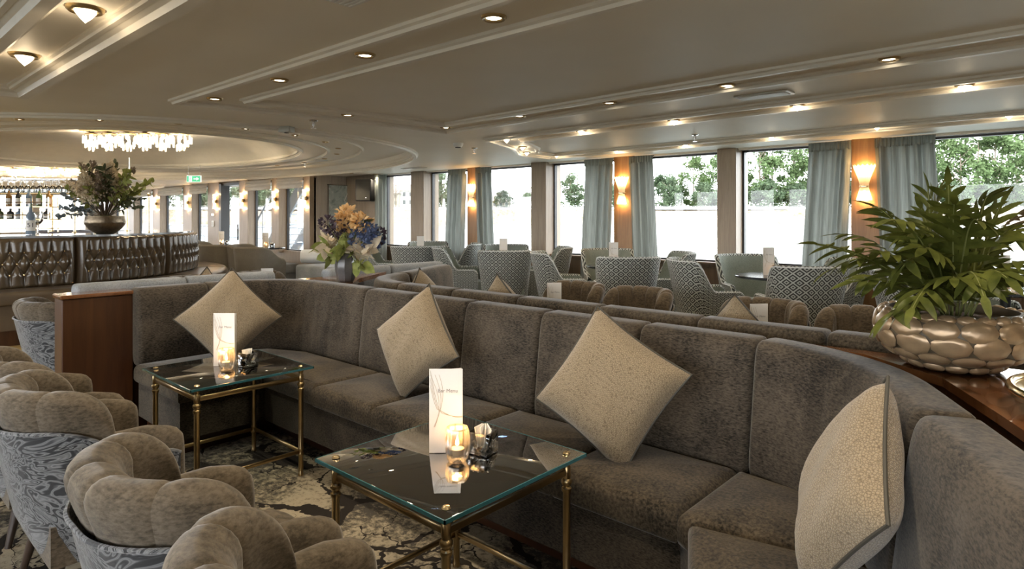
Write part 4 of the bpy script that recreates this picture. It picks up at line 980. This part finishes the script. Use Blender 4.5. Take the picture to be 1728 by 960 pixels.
# ================================================================ CEILING LIGHTS
def rspot(o, z, power, size=118, col=(1, .84, .62)):
    nm = lamp_name('downlight_beam', o.location); l = bpy.data.lights.new(nm, 'SPOT'); l.energy = power; l.spot_size = math.radians(size); l.spot_blend = .9; l.shadow_soft_size = .04; l.color = col
    lo = bpy.data.objects.new(nm, l); C.objects.link(lo); lo.parent = o; lo.location = (0, 0, z)
pr = {}
def downlight(x, y, z, kind, label, group, power=1.0, s=1.0):
    if kind not in pr:
        o = thing('ceiling_downlight', label, 'downlight')
        MB().lathe([(.030, -.003), (.034, -.010), (.044, -.012), (.050, -.006), (.052, .0), (.046, .002), (.030, .001)], 24, caps=False).build('ring', 'brass', o)
        if kind == 'recess': MB().lathe([(0, -.002), (.030, -.004), (.030, .0), (0, .0)], 20).build('lens', 'lamp_lens', o)
        else:
            MB().lathe([(.030, -.006), (.030, -.012), (.016, -.030), (0, -.045)], 8, caps=False).build('crystal_drop', 'crystal', o, False)
            MB().lathe([(0, -.001), (.030, -.003), (.012, -.012), (0, -.014)], 12).build('lens', 'lamp_lens', o)
        pr[kind] = o; o.location = (x, y, z)
    else: o = dup(pr[kind], (x, y, z)); [bpy.data.objects.remove(c) for c in list(o.children) if c.type == 'LIGHT']
    o.location = (x, y, z); o.scale = (s, s, s); tag(o, label, 'downlight', group)
    if power: rspot(o, -.05, SPOT_W * power)
    if kind == 'drop':
        nm = lamp_name('crystal_glow', (x, y, z)); l = bpy.data.lights.new(nm, 'POINT'); l.energy = .15; l.color = (1, .78, .5); l.shadow_soft_size = .02; lo = bpy.data.objects.new(nm, l); C.objects.link(lo); lo.parent = o; lo.location = (0, 0, -.07)
    return o
gB = 'downlights in the ceiling band over the long sofa'; gC = 'downlights in the ceiling band over the rear armchairs'; gD = 'crystal downlights in the inner window band'; gE = 'crystal downlights in the band beside the curtains'
for x in (3.6, 2.75, 1.9, 1.05, .2, -.75, -1.714, -2.572, -3.403, -4.264): downlight(x, 1.79, ZC, 'recess', 'brass recessed downlight in the ceiling band over the long sofa', gB)
for x, y in ((-4.19, 2.76),): downlight(x, y, ZC, 'recess', 'brass recessed downlight in the curved end of the ceiling band', 'downlights in the curved band end', .7)
for x, y in ((-4.14, 3.72), (-3.24, 3.675), (-2.408, 3.66), (-1.575, 3.64), (-.717, 3.57), (.15, 3.5), (1.1, 3.45), (2.1, 3.4), (3.1, 3.3)): downlight(x, y, ZC, 'recess', 'brass recessed downlight in the ceiling band over the rear armchairs', gC, .8)
for x, y in ((-4.318, 4.698), (-3.392, 4.69), (-2.464, 4.68), (-1.491, 4.63), (-.527, 4.58), (.45, 4.54), (1.5, 4.5), (2.6, 4.4)): downlight(x, y, ZC, 'drop', 'small crystal downlight in the ceiling band over the lattice chairs', gD, .55)
for x, y in ((-4.669, 5.345), (-5.024, 5.828)): downlight(x, y, ZC, 'drop', 'small crystal downlight in the curved turn of the window band', 'crystal downlights in the curved turn', .4)
for x, y in ((-4.985, 6.36), (-4.1, 6.37), (-3.221, 6.37), (-2.272, 6.30), (-1.333, 6.19), (-.429, 6.17), (.5, 6.1), (1.5, 6.08)): downlight(x, y, ZC, 'drop', 'small crystal downlight in the ceiling band beside the curtains', gE, .4, .85)
for x in (.3, -.8, -1.78, -2.78, -3.79): downlight(x, .69, ZC, 'drop', 'crystal downlight in the narrow coffer over the swirl armchairs', 'crystal downlights in the coffer', .9, 1.25)
for k in range(26):
    a = 2 * PI * k / 26; downlight(-10 + 3.7 * math.cos(a), 2.95 + 2.52 * math.sin(a), ZC + .11, 'recess', 'tiny downlight in the ring of the oval ceiling recess', 'ring downlights of the oval recess', .55 if k % 2 == 0 else 0, .8)
for k in range(12):
    a = 2 * PI * k / 12; downlight(-18.6 + 2.6 * math.cos(a), 2.95 + 2.55 * math.sin(a), ZC + .11, 'recess', 'tiny downlight round the far oval ceiling recess', 'downlights of the far recess', .8 if k % 3 == 0 else 0, .8)
for x, y in ((-9.76, 6.5), (-9.70, 6.98)): downlight(x, y, ZC, 'recess', 'plain recessed downlight in the flat ceiling by the painting', 'downlights by the painting', .9, .8)
# chandeliers
cr0 = MB().lathe([(0, 0), (.014, .006), (.014, .085), (.006, .098), (0, .1)], 6)
crm = cr0.build('crystal_tmp', 'crystal', None, False); crd = crm.data; bpy.data.objects.remove(crm)
def chandelier(label, x, y, zt, ln, wd, n, power):
    o = thing('chandelier', label, 'chandelier', (x, y, zt), YAW)
    MB().box((0, 0, -.008), (ln * .95, wd * .9, .016), 0, .004, 1).build('mount_plate', 'brass_bright', o, False)
    for j in range(n):
        cx_ = -ln / 2 + ln * (j + .5) / n; sc_ = .8 + .3 * ((j * 7) % 3) / 2
        MB().lathe([(.03, -.05), (.10 * sc_, -.05), (.10 * sc_, -.035), (.03, -.02), (.02, -.01)], 14, (cx_, 0, 0)).build('bulb_ring', 'brass_bright', o)
        MB().lathe([(0, -.12), (.022, -.10), (.022, -.06), (0, -.05)], 8, (cx_, 0, 0)).build('bulb', 'bulb_glow', o)
        l = bpy.data.lights.new('chandelier_bulb', 'POINT'); l.energy = power / n; l.color = (1, .82, .56); l.shadow_soft_size = .02; lo = bpy.data.objects.new('chandelier_bulb', l); C.objects.link(lo); lo.parent = o; lo.location = (cx_, 0, -.15)
        for tier, (rr, m, zz) in enumerate(((.125, 11, -.16), (.085, 7, -.22), (.04, 4, -.265))):
            for k in range(m):
                a = 2 * PI * k / m + j; q = bpy.data.objects.new('crystal', crd); C.objects.link(q); q.parent = o
                q.location = (cx_ + rr * sc_ * math.cos(a), rr * sc_ * math.sin(a), zz - .02 * ((k * 5 + j) % 3) / 2)
    if zt < ZC + .2: o.scale = (1, 1, .62)
    return o
chandelier('crystal chandelier in the near oval ceiling dome', -9.75, 3.02, ZC + .40, 1.48, .3, 6, 20)
chandelier('crystal chandelier at the far end of the oval ceiling recess', -13.96, 2.88, ZC + .11, 1.45, .3, 6, 14)
chandelier('farthest crystal chandelier beyond the bar', -16.95, 2.87, ZC + .11, 1.5, .3, 5, 14)
# ceiling fittings
def vent(label, x, y, z, lx, ly, rz=0):
    o = thing('ceiling_vent', label, 'vent', (x, y, z), rz)
    MB().box((0, 0, -.006), (lx, ly, .010), 0, .003, 1).build('frame', 'white_enamel', o, False)
    for k in range(5): MB().box((0, -ly / 2 + ly * (k + 1) / 6, -.013), (lx * .88, ly * .07, .006)).build('slat', 'white_enamel', o, False)
vent('white rectangular ceiling vent between the two window bands', -1.52, 4.08, ZC, .34, .14); vent('white ceiling vent over the long sofa', -1.86, 1.28, ZC, .3, .12)
vent('slim ceiling vent in front of the loudspeaker', -8.0, 6.5, ZC, .5, .14); vent('square ceiling vent in the oval recess', -9.15, 5.35, ZC + .11, .5, .3); vent('grey ceiling vent beside the oval recess tip', -6.0, 3.9, ZC + .11, .4, .14, 1.2)
def sprinkler(label, x, y, z):
    o = thing('sprinkler', label, 'sprinkler', (x, y, z), 0, 'ceiling sprinklers')
    MB().lathe([(0, 0), (.035, 0), (.03, -.008), (.012, -.012), (.012, -.04), (0, -.04)], 14).build('escutcheon', 'steel', o); MB().lathe([(.006, -.04), (.006, -.06), (.022, -.062), (.022, -.066), (0, -.066)], 12).build('deflector', 'steel', o)
for x, y, z in ((-4.65, 2.74, ZC), (-5.16, 5.07, ZC), (-2.76, 5.66, ZC), (-9.6, 5.5, ZC + .11), (-12.6, 4.8, ZC + .11)): sprinkler('small steel sprinkler head on the ceiling', x, y, z)
o = thing('smoke_detector', 'white round smoke detector on the ceiling', 'smoke detector', (-4.95, 4.62, ZC)); MB().lathe([(0, 0), (.055, 0), (.055, -.02), (.042, -.042), (0, -.045)], 24).build('housing', 'white_enamel', o); MB().lathe([(.03, -.043), (.03, -.05), (0, -.05)], 16).build('sensor', 'black_plastic', o)
o = thing('ceiling_projector', 'small grey box projector on the ceiling by the oval recess', 'projector', (-5.16, 2.78, ZC), .5); MB().box((0, 0, -.025), (.11, .09, .05), 0, .006, 2).build('housing', 'header_grey', o); MB().lathe([(0, -.05), (.02, -.05), (.02, -.056), (0, -.056)], 12).build('lens', 'black_plastic', o)
# exit sign
o = thing('exit_sign', 'green and white emergency exit sign with running figure and arrow', 'sign', E(11.0, -5.52, 1.97), YAW)
MB().box((0, 0, 0), (.25, .03, .115), 0, .003, 1).build('sign_box', 'sign_white', o, False); MB().box((0, -.016, 0), (.235, .003, .10)).build('sign_face', 'sign_green', o, False)
MB().box((-.055, -.019, 0), (.055, .003, .085)).build('doorway', 'sign_white', o, False)
fg = MB().lathe([(0, -.008), (.008, 0), (0, .008)], 8, (-.05, -.021, .028))
for a, b in (((-.052, .018), (-.058, -.008)), ((-.058, -.008), (-.044, -.022)), ((-.044, -.022), (-.050, -.036)), ((-.058, -.008), (-.068, -.022)), ((-.068, -.022), (-.078, -.022)), ((-.053, .014), (-.040, .004)), ((-.053, .014), (-.068, .006))): fg.tube([(a[0], -.021, a[1]), (b[0], -.021, b[1])], .004, 6)
fg.build('running_figure', 'sign_green', o)
MB().add([(x, -.0195, z) for x, z in ((.0, .008), (.05, .008), (.05, .03), (.095, 0), (.05, -.03), (.05, -.008), (.0, -.008))] + [(x, -.018, z) for x, z in ((.0, .008), (.05, .008), (.05, .03), (.095, 0), (.05, -.03), (.05, -.008), (.0, -.008))], [(0, 1, 2, 3, 4, 5, 6)] + [(i, (i + 1) % 7, 7 + (i + 1) % 7, 7 + i) for i in range(7)]).build('arrow', 'sign_white', o, False)
for x in (-.1, .1): MB().tube([(x, 0, .055), (x, 0, ZC + .11 - 1.97)], .004, 6).build('hanger', 'steel', o)

# ================================================================ CURTAINS, BLINDS, SCONCES, WALL THINGS
def curtain(label, x0, x1, flare, y=7.045, z1=2.085, z0=.05, seed=0):
    o = thing('curtain', label, 'curtain', ((x0 + x1) / 2, y, 0), 0, None); wd = x1 - x0; n = max(4, int(wd / .055)); r = random.Random(seed); ph = [r.uniform(-.4, .4) for _ in range(40)]
    def fn(u, v):
        z = z0 + (2.005 - z0) * v; k = 1 + .10 * (1 - v); x = (u - .5) * wd * k + flare * (1 - v) * .10
        d = .028 + .012 * math.sin(u * 9 + seed)
        return (x + .008 * math.sin(2 * PI * n * u * .5 + seed), -.02 + d * math.sin(2 * PI * n * .6 * u + ph[int(u * n) % 40] + .6 * math.sin(3 * v)), z)
    MB().surf(fn, n * 9, 14).build('drape', 'curtain', o, True, 180)
    def hd(u, v):
        z = 1.995 + (z1 - 1.995) * v; return ((u - .5) * wd, -.02 + .012 * math.sin(2 * PI * n * 1.6 * u) * (1 - .3 * v), z)
    MB().surf(hd, n * 12, 3).build('pleat_header', 'curtain', o, True, 180)
    MB().tube([(-wd / 2, -.005, z1 - .005), (wd / 2, -.005, z1 - .005)], .006, 6).build('curtain_track', 'leg_wood', o)
    return o
CL = [(-2.15, -1.745, -1, 'the sconce nearest the fern, on the bar side'), (-1.535, -1.03, 1, 'the sconce nearest the fern, on the fern side'), (-5.03, -4.565, -1, 'the middle sconce, on the bar side'), (-4.33, -3.98, 1, 'the middle sconce, on the fern side'), (-7.77, -7.36, -1, 'the sconce farthest from the fern, on the bar side'), (-7.13, -6.77, 1, 'the sconce farthest from the fern, on the fern side')]
for k, (a, b, f, l) in enumerate(CL): curtain('grey sage curtain hanging beside ' + l, a, b, f, seed=k)
curtain('grey sage curtain hanging in the corner behind the loudspeaker', -9.80, -9.42, 0, seed=9)
curtain('grey sage curtain hanging at the window behind the fern', .68, 1.06, -1, seed=10)
def sconce(label, x):
    o = thing('wall_sconce', label, 'wall lamp', (x, 7.045, 1.64))
    n = 60
    def rad(z): return (.038 + .062 * min(1, max(0, (z + .02) / .20)) ** 1.4) if z > -.02 else (.038 + .030 * min(1, (-.02 - z) / .13) ** 1.2)
    def fn(u, v):
        z = -.16 + .35 * v; r = rad(z) * (1 + .05 * math.sin(2 * PI * u * 15)) + .0; edge = .010 * math.sin(2 * PI * u * 15) if v > .98 else 0
        return (r * math.cos(2 * PI * u), .62 * r * math.sin(2 * PI * u), z + edge)
    MB().surf(fn, 60, 16, cu=True).build('fluted_glass', 'sconce_glass', o, True, 60)
    MB().lathe([(.043, -.03), (.046, -.02), (.043, -.01)], 20, caps=False, sy=.65).build('waist_ring', 'brass_bright', o)
    MB().box((0, .055, 0), (.06, .03, .10), 0, .006, 2).build('wall_plate', 'brass_bright', o)
    for z in (.10, -.09):
        MB().lathe([(0, -.03), (.016, -.02), (.02, 0), (.012, .025), (0, .03)], 12, (0, 0, z)).build('bulb', 'bulb_glow', o)
    for z in (.155, -.14):
        l = bpy.data.lights.new('sconce_light', 'POINT'); l.energy = .75; l.color = (1, .62, .26); l.shadow_soft_size = .015; lo = bpy.data.objects.new('sconce_light', l); C.objects.link(lo); lo.parent = o; lo.location = (0, 0, z)
for x, l in ((-1.63, 'nearest the fern'), (-4.45, 'in the middle of the window wall'), (-7.24, 'near the loudspeaker corner')): sconce('fluted hourglass wall sconce glowing between the curtains ' + l, x)
def blind(x0, x1, label):
    o = thing('roman_blind', label, 'blind', ((x0 + x1) / 2, VY - .10, 0), 0, 'roman blinds of the forward windows'); wd = x1 - x0
    def fn(u, v):
        z = 2.07 - .20 * v; return ((u - .5) * wd, -.012 - .016 * abs(math.sin(PI * 3 * v)) - .015 * v, z - .012 * math.sin(PI * u) * v)
    MB().surf(fn, 16, 24).build('cloth', 'blind_cloth', o, True, 60); MB().box((0, 0, 2.072), (wd, .02, .02)).build('head_rail', 'blind_cloth', o, False)
for (a, b), (c, d) in zip(s_fp, s_fp[1:]):
    if abs(b + 14.7) < .01: continue
    blind(b - .04, c + .04, 'raised beige roman blind at a forward window')
for k, x in enumerate((-10.87, -12.05, -13.45, -14.82, -16.45, -18.6)):
    o = thing('wall_sconce', 'glass cylinder wall sconce on a post between the forward windows', 'wall lamp', (x, VY - .13, 1.66), 0, 'sconces on the forward posts')
    MB().lathe([(.045, -.17), (.045, .17)], 16, caps=False).build('glass_cylinder', 'frost_glass', o); MB().lathe([(.047, -.03), (.047, .03)], 16, caps=False).build('waist_band', 'brass_bright', o)
    for z in (.09, -.09): MB().lathe([(0, -.06), (.028, -.04), (.028, .04), (0, .06)], 10, (0, 0, z)).build('bulb', 'bulb_glow', o)
    MB().box((0, .055, 0), (.05, .03, .08)).build('wall_plate', 'brass_bright', o, False)
    for z in (.165, -.165):
        l = bpy.data.lights.new('sconce_light', 'POINT'); l.energy = .45; l.color = (1, .72, .42); l.shadow_soft_size = .015; lo = bpy.data.objects.new('sconce_light', l); C.objects.link(lo); lo.parent = o; lo.location = (0, 0, z)
o = thing('loudspeaker', 'black loudspeaker on a wall bracket beside the corner curtain', 'loudspeaker', (-9.90, 6.90, 1.80), YAW * .8)
MB().box((0, 0, 0), (.30, .24, .40), 0, .015, 2).build('cabinet', 'black_plastic', o); MB().box((0, -.123, 0), (.27, .006, .37), 0, .002, 1).build('grille', 'piping_dark', o, False)
MB().tube([(-.10, .10, .19), (-.16, .24, .21)], .014, 8).build('bracket', 'steel', o); MB().box((.06, -.128, -.14), (.03, .003, .012)).build('badge', 'steel', o, False)
o = thing('framed_painting', 'grey green abstract painting in a silver frame on the grey wall', 'painting', (PX + .015, 6.86, 1.53))
MB().box((.01, 0, 0), (.02, .46, .78)).build('canvas', 'painting', o, False)
for s in (-1, 1): MB().box((.018, s * .235, 0), (.04, .014, .80)).build('frame_side', 'steel', o, False); MB().box((.018, 0, s * .395), (.04, .484, .014)).build('frame_side', 'steel', o, False)
MB().tube([(.022, .20, .25), (.022, .13, .10), (.022, .17, .02), (.022, .05, -.12), (.022, .0, -.3)], .008, 5).build('white_stroke', 'paper', o)
o = thing('light_switch', 'small white switch plate on the post beside the glass door', 'switch', (-15.0, VY - .10, 1.15)); MB().box((0, 0, 0), (.12, .012, .14), 0, .003, 1).build('plate', 'white_enamel', o, False); MB().box((0, -.008, 0), (.07, .006, .09)).build('button', 'header_grey', o, False)
o = thing('small_plaque', 'small brass plaque above the switch plate', 'plaque', (-15.0, VY - .10, 1.36)); MB().box((0, 0, 0), (.14, .01, .05), 0, .002, 1).build('plate', 'brass_bright', o, False)

# ================================================================ PLANTS
def leafv(mb, p, d, up, ln, wd, droop=.15, n=4):
    d = Vector(d).normalized(); up = Vector(up); sd = d.cross(up)
    sd = sd.normalized() if sd.length > 1e-5 else d.orthogonal().normalized(); up = sd.cross(d).normalized(); v = []
    for i in range(n + 1):
        u = i / n; w_ = wd * min(1, .45 + 2.2 * u) * (1 - u ** 3.2) ** .8 if u < 1 else 0.0
        c = Vector(p) + d * ln * u - up * droop * ln * u * u
        v += [tuple(c - sd * w_ / 2 + up * .12 * w_), tuple(c), tuple(c + sd * w_ / 2 + up * .12 * w_)]
    f = []
    for i in range(n): a = 3 * i; f += [(a, a + 1, a + 4, a + 3), (a + 1, a + 2, a + 5, a + 4)]
    mb.add(v, f)
def bez(a, b, c, t): a, b, c = Vector(a), Vector(b), Vector(c); return a * (1 - t) ** 2 + b * 2 * t * (1 - t) + c * t * t
# fern in the shell bowl
FB = (-.30, 2.335, .8605)
fern = thing('potted_fern', 'large green fern in a bowl clad with golden shell discs', 'plant', FB)
prof = [(0, .0), (.075, 0), (.12, .015), (.17, .05), (.197, .09), (.204, .12), (.198, .15), (.182, .175), (.165, .178), (.17, .15), (.15, .14), (0, .14)]
bowl = MB().lathe(prof, 40).build('bowl', 'bowl_core', fern)
def bprof(z):
    for (r0, z0), (r1, z1) in zip(prof[1:8], prof[2:9]):
        if z0 <= z <= z1: k = (z - z0) / (z1 - z0); return r0 + (r1 - r0) * k, math.atan2(r1 - r0, z1 - z0)
disc = None
for j, (z, rr) in enumerate(((.016, .028), (.048, .040), (.092, .048), (.138, .046), (.168, .024))):
    r, sl = bprof(z); n = int(2 * PI * r / (rr * 1.92))
    for k in range(n):
        a = 2 * PI * (k + .5 * (j % 2)) / n
        if disc is None:
            disc = MB().lathe([(0, .008), (.5, .0072), (.85, .0045), (1.0, -.001), (.92, -.006)], 9, caps=False); disc = MB().add([(x, y, z_ * 1.0) for x, y, z_ in disc.v], disc.f).build('shell_disc', 'shell_disc', bowl, True, 70); q = disc
        else: q = bpy.data.objects.new('shell_disc', disc.data); C.objects.link(q); q.parent = bowl
        q.location = ((r + .002) * math.cos(a), (r + .002) * math.sin(a), z)
        q.rotation_euler = Matrix([[-math.sin(a), -math.cos(a) * math.sin(sl) * -1, math.cos(a) * math.cos(sl)], [math.cos(a), math.sin(a) * math.sin(sl), math.sin(a) * math.cos(sl)], [0, math.cos(sl), -math.sin(sl)]]).to_euler()
        q.scale = (rr * (1.0 + .08 * rnd.random()), rr * (.66 + .08 * rnd.random()), 1)
so = MB().lathe([(0, .165), (.08, .16), (.166, .142)], 24).build('soil', 'soil_fibre', fern)
def pxp(px, py, t): return Vector(E(t, (px - 864) / 1069 * t, 1.32 - (py - 365) / 1069 * t))
def frond(tip, lobes, ll, seed, back=False, rise=.16, wl=.26):
    r = random.Random(seed); tip = Vector(tip) - Vector(FB); a = math.atan2(tip.y, tip.x); base = Vector((.05 * math.cos(a), .05 * math.sin(a), .155))
    mid = base.lerp(tip, .42) + Vector((0, 0, rise)); N = 16; pts = [bez(base, mid, tip, i / N) for i in range(N + 1)]
    st = MB().tube([tuple(p) for p in pts], .0032, 6, taper=.0012).build('stem', 'stem_green', fern)
    mb = MB(); L = (tip - base).length; nb = lobes
    def tang(t): return (bez(base, mid, tip, min(1, t + .02)) - bez(base, mid, tip, max(0, t - .02))).normalized()
    t0 = max(.22, 1 - .34 / max(L, .34)); twist = r.uniform(-.5, .5)
    prev = None
    web = []
    for i in range(nb + 1):
        t = t0 + (1 - t0) * i / nb; p = bez(base, mid, tip, t); d = tang(t); sd = d.cross(Vector((0, 0, 1))); sd = sd.normalized() if sd.length > 1e-4 else Vector((1, 0, 0)); up = sd.cross(d).normalized()
        sd = (sd * math.cos(twist) + up * math.sin(twist)).normalized(); up = sd.cross(d).normalized(); wv = .014 * (1 - .6 * i / nb)
        web += [tuple(p - sd * wv), tuple(p + up * .001), tuple(p + sd * wv)]
        if i == nb: leafv(mb, p, d, up, ll * .75, wl * ll * .8, .12); continue
        pf = math.sin(PI * (.22 + .66 * i / nb)) ** .7
        for s in (-1, 1):
            ld = (sd * s * (.86 - .25 * i / nb) + d * (.55 + .35 * i / nb) - Vector((0, 0, 1)) * .10).normalized()
            leafv(mb, p + sd * s * .004, ld, up, ll * pf * r.uniform(.88, 1.1), wl * ll * (.75 + .25 * pf), .22 + .2 * r.random(), 5)
    f = []
    for i in range(nb): a_ = 3 * i; f += [(a_, a_ + 1, a_ + 4, a_ + 3), (a_ + 1, a_ + 2, a_ + 5, a_ + 4)]
    mb.add(web, f)
    mb.build('leaf_blade', 'fern_leaf_back' if back else 'fern_leaf', st, True, 180)
FT = [(1600, 312, 1.80, 6, .085), (1566, 322, 1.95, 6, .085), (1668, 330, 1.85, 6, .09), (1378, 412, 1.80, 7, .10), (1420, 395, 2.05, 7, .09), (1402, 455, 1.85, 6, .10), (1440, 475, 1.95, 6, .10), (1478, 350, 1.95, 7, .10), (1500, 372, 1.70, 7, .10), (1495, 540, 1.66, 7, .12), (1540, 520, 1.62, 6, .10), (1585, 322, 1.95, 6, .09), (1555, 352, 2.10, 6, .09), (1610, 345, 1.75, 7, .10), (1650, 372, 1.70, 7, .10), (1690, 345, 1.9, 6, .09), (1735, 350, 2.0, 7, .10), (1725, 395, 1.75, 7, .11), (1735, 440, 1.65, 7, .11), (1700, 470, 1.60, 7, .11), (1660, 500, 1.60, 6, .10), (1610, 470, 1.65, 7, .11), (1560, 420, 1.70, 7, .11), (1530, 400, 1.85, 7, .10), (1470, 420, 1.72, 7, .11), (1450, 440, 2.15, 6, .09), (1520, 455, 1.75, 7, .11), (1640, 420, 1.95, 7, .1), (1745, 490, 1.75, 7, .1), (1680, 415, 2.1, 6, .09), (1600, 400, 2.15, 6, .09)]
for k, (px, py, t, n, ll) in enumerate(FT): frond(pxp(px, py, t), n, ll * 1.0, 40 + k, k in (16, 25), rise=.10 + .05 * (k % 3))
# flower arrangements
def bouquet(o, base, spec, seed):
    r = random.Random(seed)
    for kind, az, el, ln in spec:
        d = Vector((math.cos(az) * math.cos(el), math.sin(az) * math.cos(el), math.sin(el))); b = Vector(base) + Vector((d.x, d.y, 0)) * .04; tip = b + d * ln + Vector((0, 0, -.10 * ln * math.cos(el)))
        mid = b + d * ln * .5 + Vector((0, 0, .10 * ln)); m = {'spike': 'petal_mauve', 'plume': 'petal_cream', 'leaf': 'leaf_green', 'dark': 'leaf_dark', 'euc': 'leaf_blue', 'peach': 'petal_peach', 'blue': 'petal_blue', 'plum': 'petal_plum', 'cream': 'petal_cream', 'bigleaf': 'leaf_green'}[kind]
        st = MB().tube([tuple(bez(b, mid, tip, i / 6)) for i in range(7)], .006 if ln > .4 else .004, 6, taper=.002).build('stem', 'stem_brown' if kind in ('spike', 'leaf', 'euc', 'plume', 'dark') else 'stem_green', o)
        mb = MB()
        def rd(): return Vector((r.gauss(0, 1), r.gauss(0, 1), r.gauss(0, 1))).normalized()
        if kind in ('leaf', 'dark', 'euc'):
            for i in range(15):
                t = .35 + .65 * i / 14; p = bez(b, mid, tip, t); l_ = r.uniform(.05, .085) * (ln / .5); leafv(mb, p, rd() + d * .7, rd(), l_, l_ * (.55 if kind != 'euc' else .95), .1, 4)
        elif kind in ('spike', 'plume'):
            n, w_ = (190, .07) if kind == 'plume' else (150, .042)
            for i in range(n):
                t = .50 + .55 * r.random(); p = bez(b, mid, tip, t); q = rd() * w_ * (1.15 - .9 * max(0, (t - .55) / .5)); leafv(mb, p + q, q, rd(), .032, .026, .2, 2)
        elif kind in ('blue', 'plum', 'peach'):
            w_ = .075 if kind == 'blue' else .055
            for i in range(130 if kind == 'blue' else 80):
                q = rd(); leafv(mb, tip + q * w_ * r.uniform(.6, 1) * Vector((1, 1, .9)).length / 1.7, q, rd(), .026 if kind != 'peach' else .045, .024 if kind != 'peach' else .034, .2, 2)
        else:
            for i in range(7 if kind == 'cream' else 5):
                q = (rd() + d * .4); l_ = .10 if kind == 'cream' else .12; leafv(mb, bez(b, mid, tip, .6 + .06 * i), q, rd(), l_, l_ * .7, .25, 4)
        tag(mb.build('bloom' if kind not in ('leaf', 'dark', 'euc', 'bigleaf') else 'foliage', m, st, True, 180), kind='stuff')
o = thing('flower_bowl', 'hammered bronze bowl of dried flowers and foliage standing on the bar', 'flowers', E(7.6, -4.88, 1.108))
bw = MB().lathe([(0, 0), (.085, 0), (.11, .012), (.17, .06), (.212, .12), (.216, .15), (.208, .19), (.205, .215), (.195, .215), (.198, .18), (.15, .17), (0, .17)], 40).build('bowl', 'bronze', o)
MB().lathe([(0, .225), (.1, .215), (.195, .19)], 20).build('moss', 'moss', o)
r5 = random.Random(21); kinds = ['leaf', 'spike', 'plume', 'leaf', 'spike', 'dark', 'plume', 'spike', 'leaf', 'dark', 'plume', 'spike']; spec = []
for k in range(52):
    az = r5.random() * 2 * PI; spec.append((kinds[k % 12], az, math.radians(r5.uniform(44, 84)), r5.uniform(.46, .70)))
lf = YAW + PI
for k in range(6): spec.append(('euc', lf + r5.uniform(-.5, .5), math.radians(r5.uniform(8, 42)), r5.uniform(.36, .52)))
for k in range(3): spec.append(('dark', YAW + r5.uniform(-.3, .3), math.radians(r5.uniform(22, 40)), r5.uniform(.4, .5)))
bouquet(o, (0, 0, .20), spec, 5)
o = thing('flower_vase', 'smoky faceted vase of blue, plum and peach flowers on the divider', 'flowers', (-3.85, 2.52, .8605))
MB().lathe([(0, 0), (.05, 0), (.062, .02), (.074, .08), (.076, .12), (.066, .17), (.052, .198), (.046, .198), (.058, .165), (.06, .1), (0, .09)], 9).build('vase', 'vase_glaze', o, True, 25)
spec = []; r6 = random.Random(8)
def toward(px, py, kind):   # stems aimed at where each bloom stands
    p = pxp(px, py, 4.45 + r6.uniform(-.08, .08)) - Vector((-3.85, 2.52, 1.05)); ln = p.length; spec.append((kind, math.atan2(p.y, p.x), math.asin(max(-1, min(1, (p.z + .10 * ln * .6) / ln))), ln))
for px, py, k in ((586, 362, 'peach'), (592, 378, 'peach'), (612, 375, 'peach'), (604, 368, 'dark'), (622, 370, 'dark'), (618, 390, 'blue'), (625, 402, 'blue'), (606, 402, 'blue'), (610, 388, 'blue'), (574, 378, 'plum'), (562, 385, 'plum'), (584, 398, 'plum'), (550, 378, 'plum'), (556, 400, 'cream'), (552, 412, 'cream'), (598, 412, 'cream'), (606, 425, 'cream'), (622, 414, 'cream'), (560, 425, 'bigleaf'), (575, 430, 'bigleaf'), (592, 425, 'bigleaf'), (608, 448, 'bigleaf'), (548, 416, 'bigleaf'), (634, 395, 'plum'), (580, 412, 'bigleaf'), (570, 400, 'leaf'), (600, 390, 'leaf')): toward(px, py, k)
bouquet(o, (0, 0, .185), spec, 9)
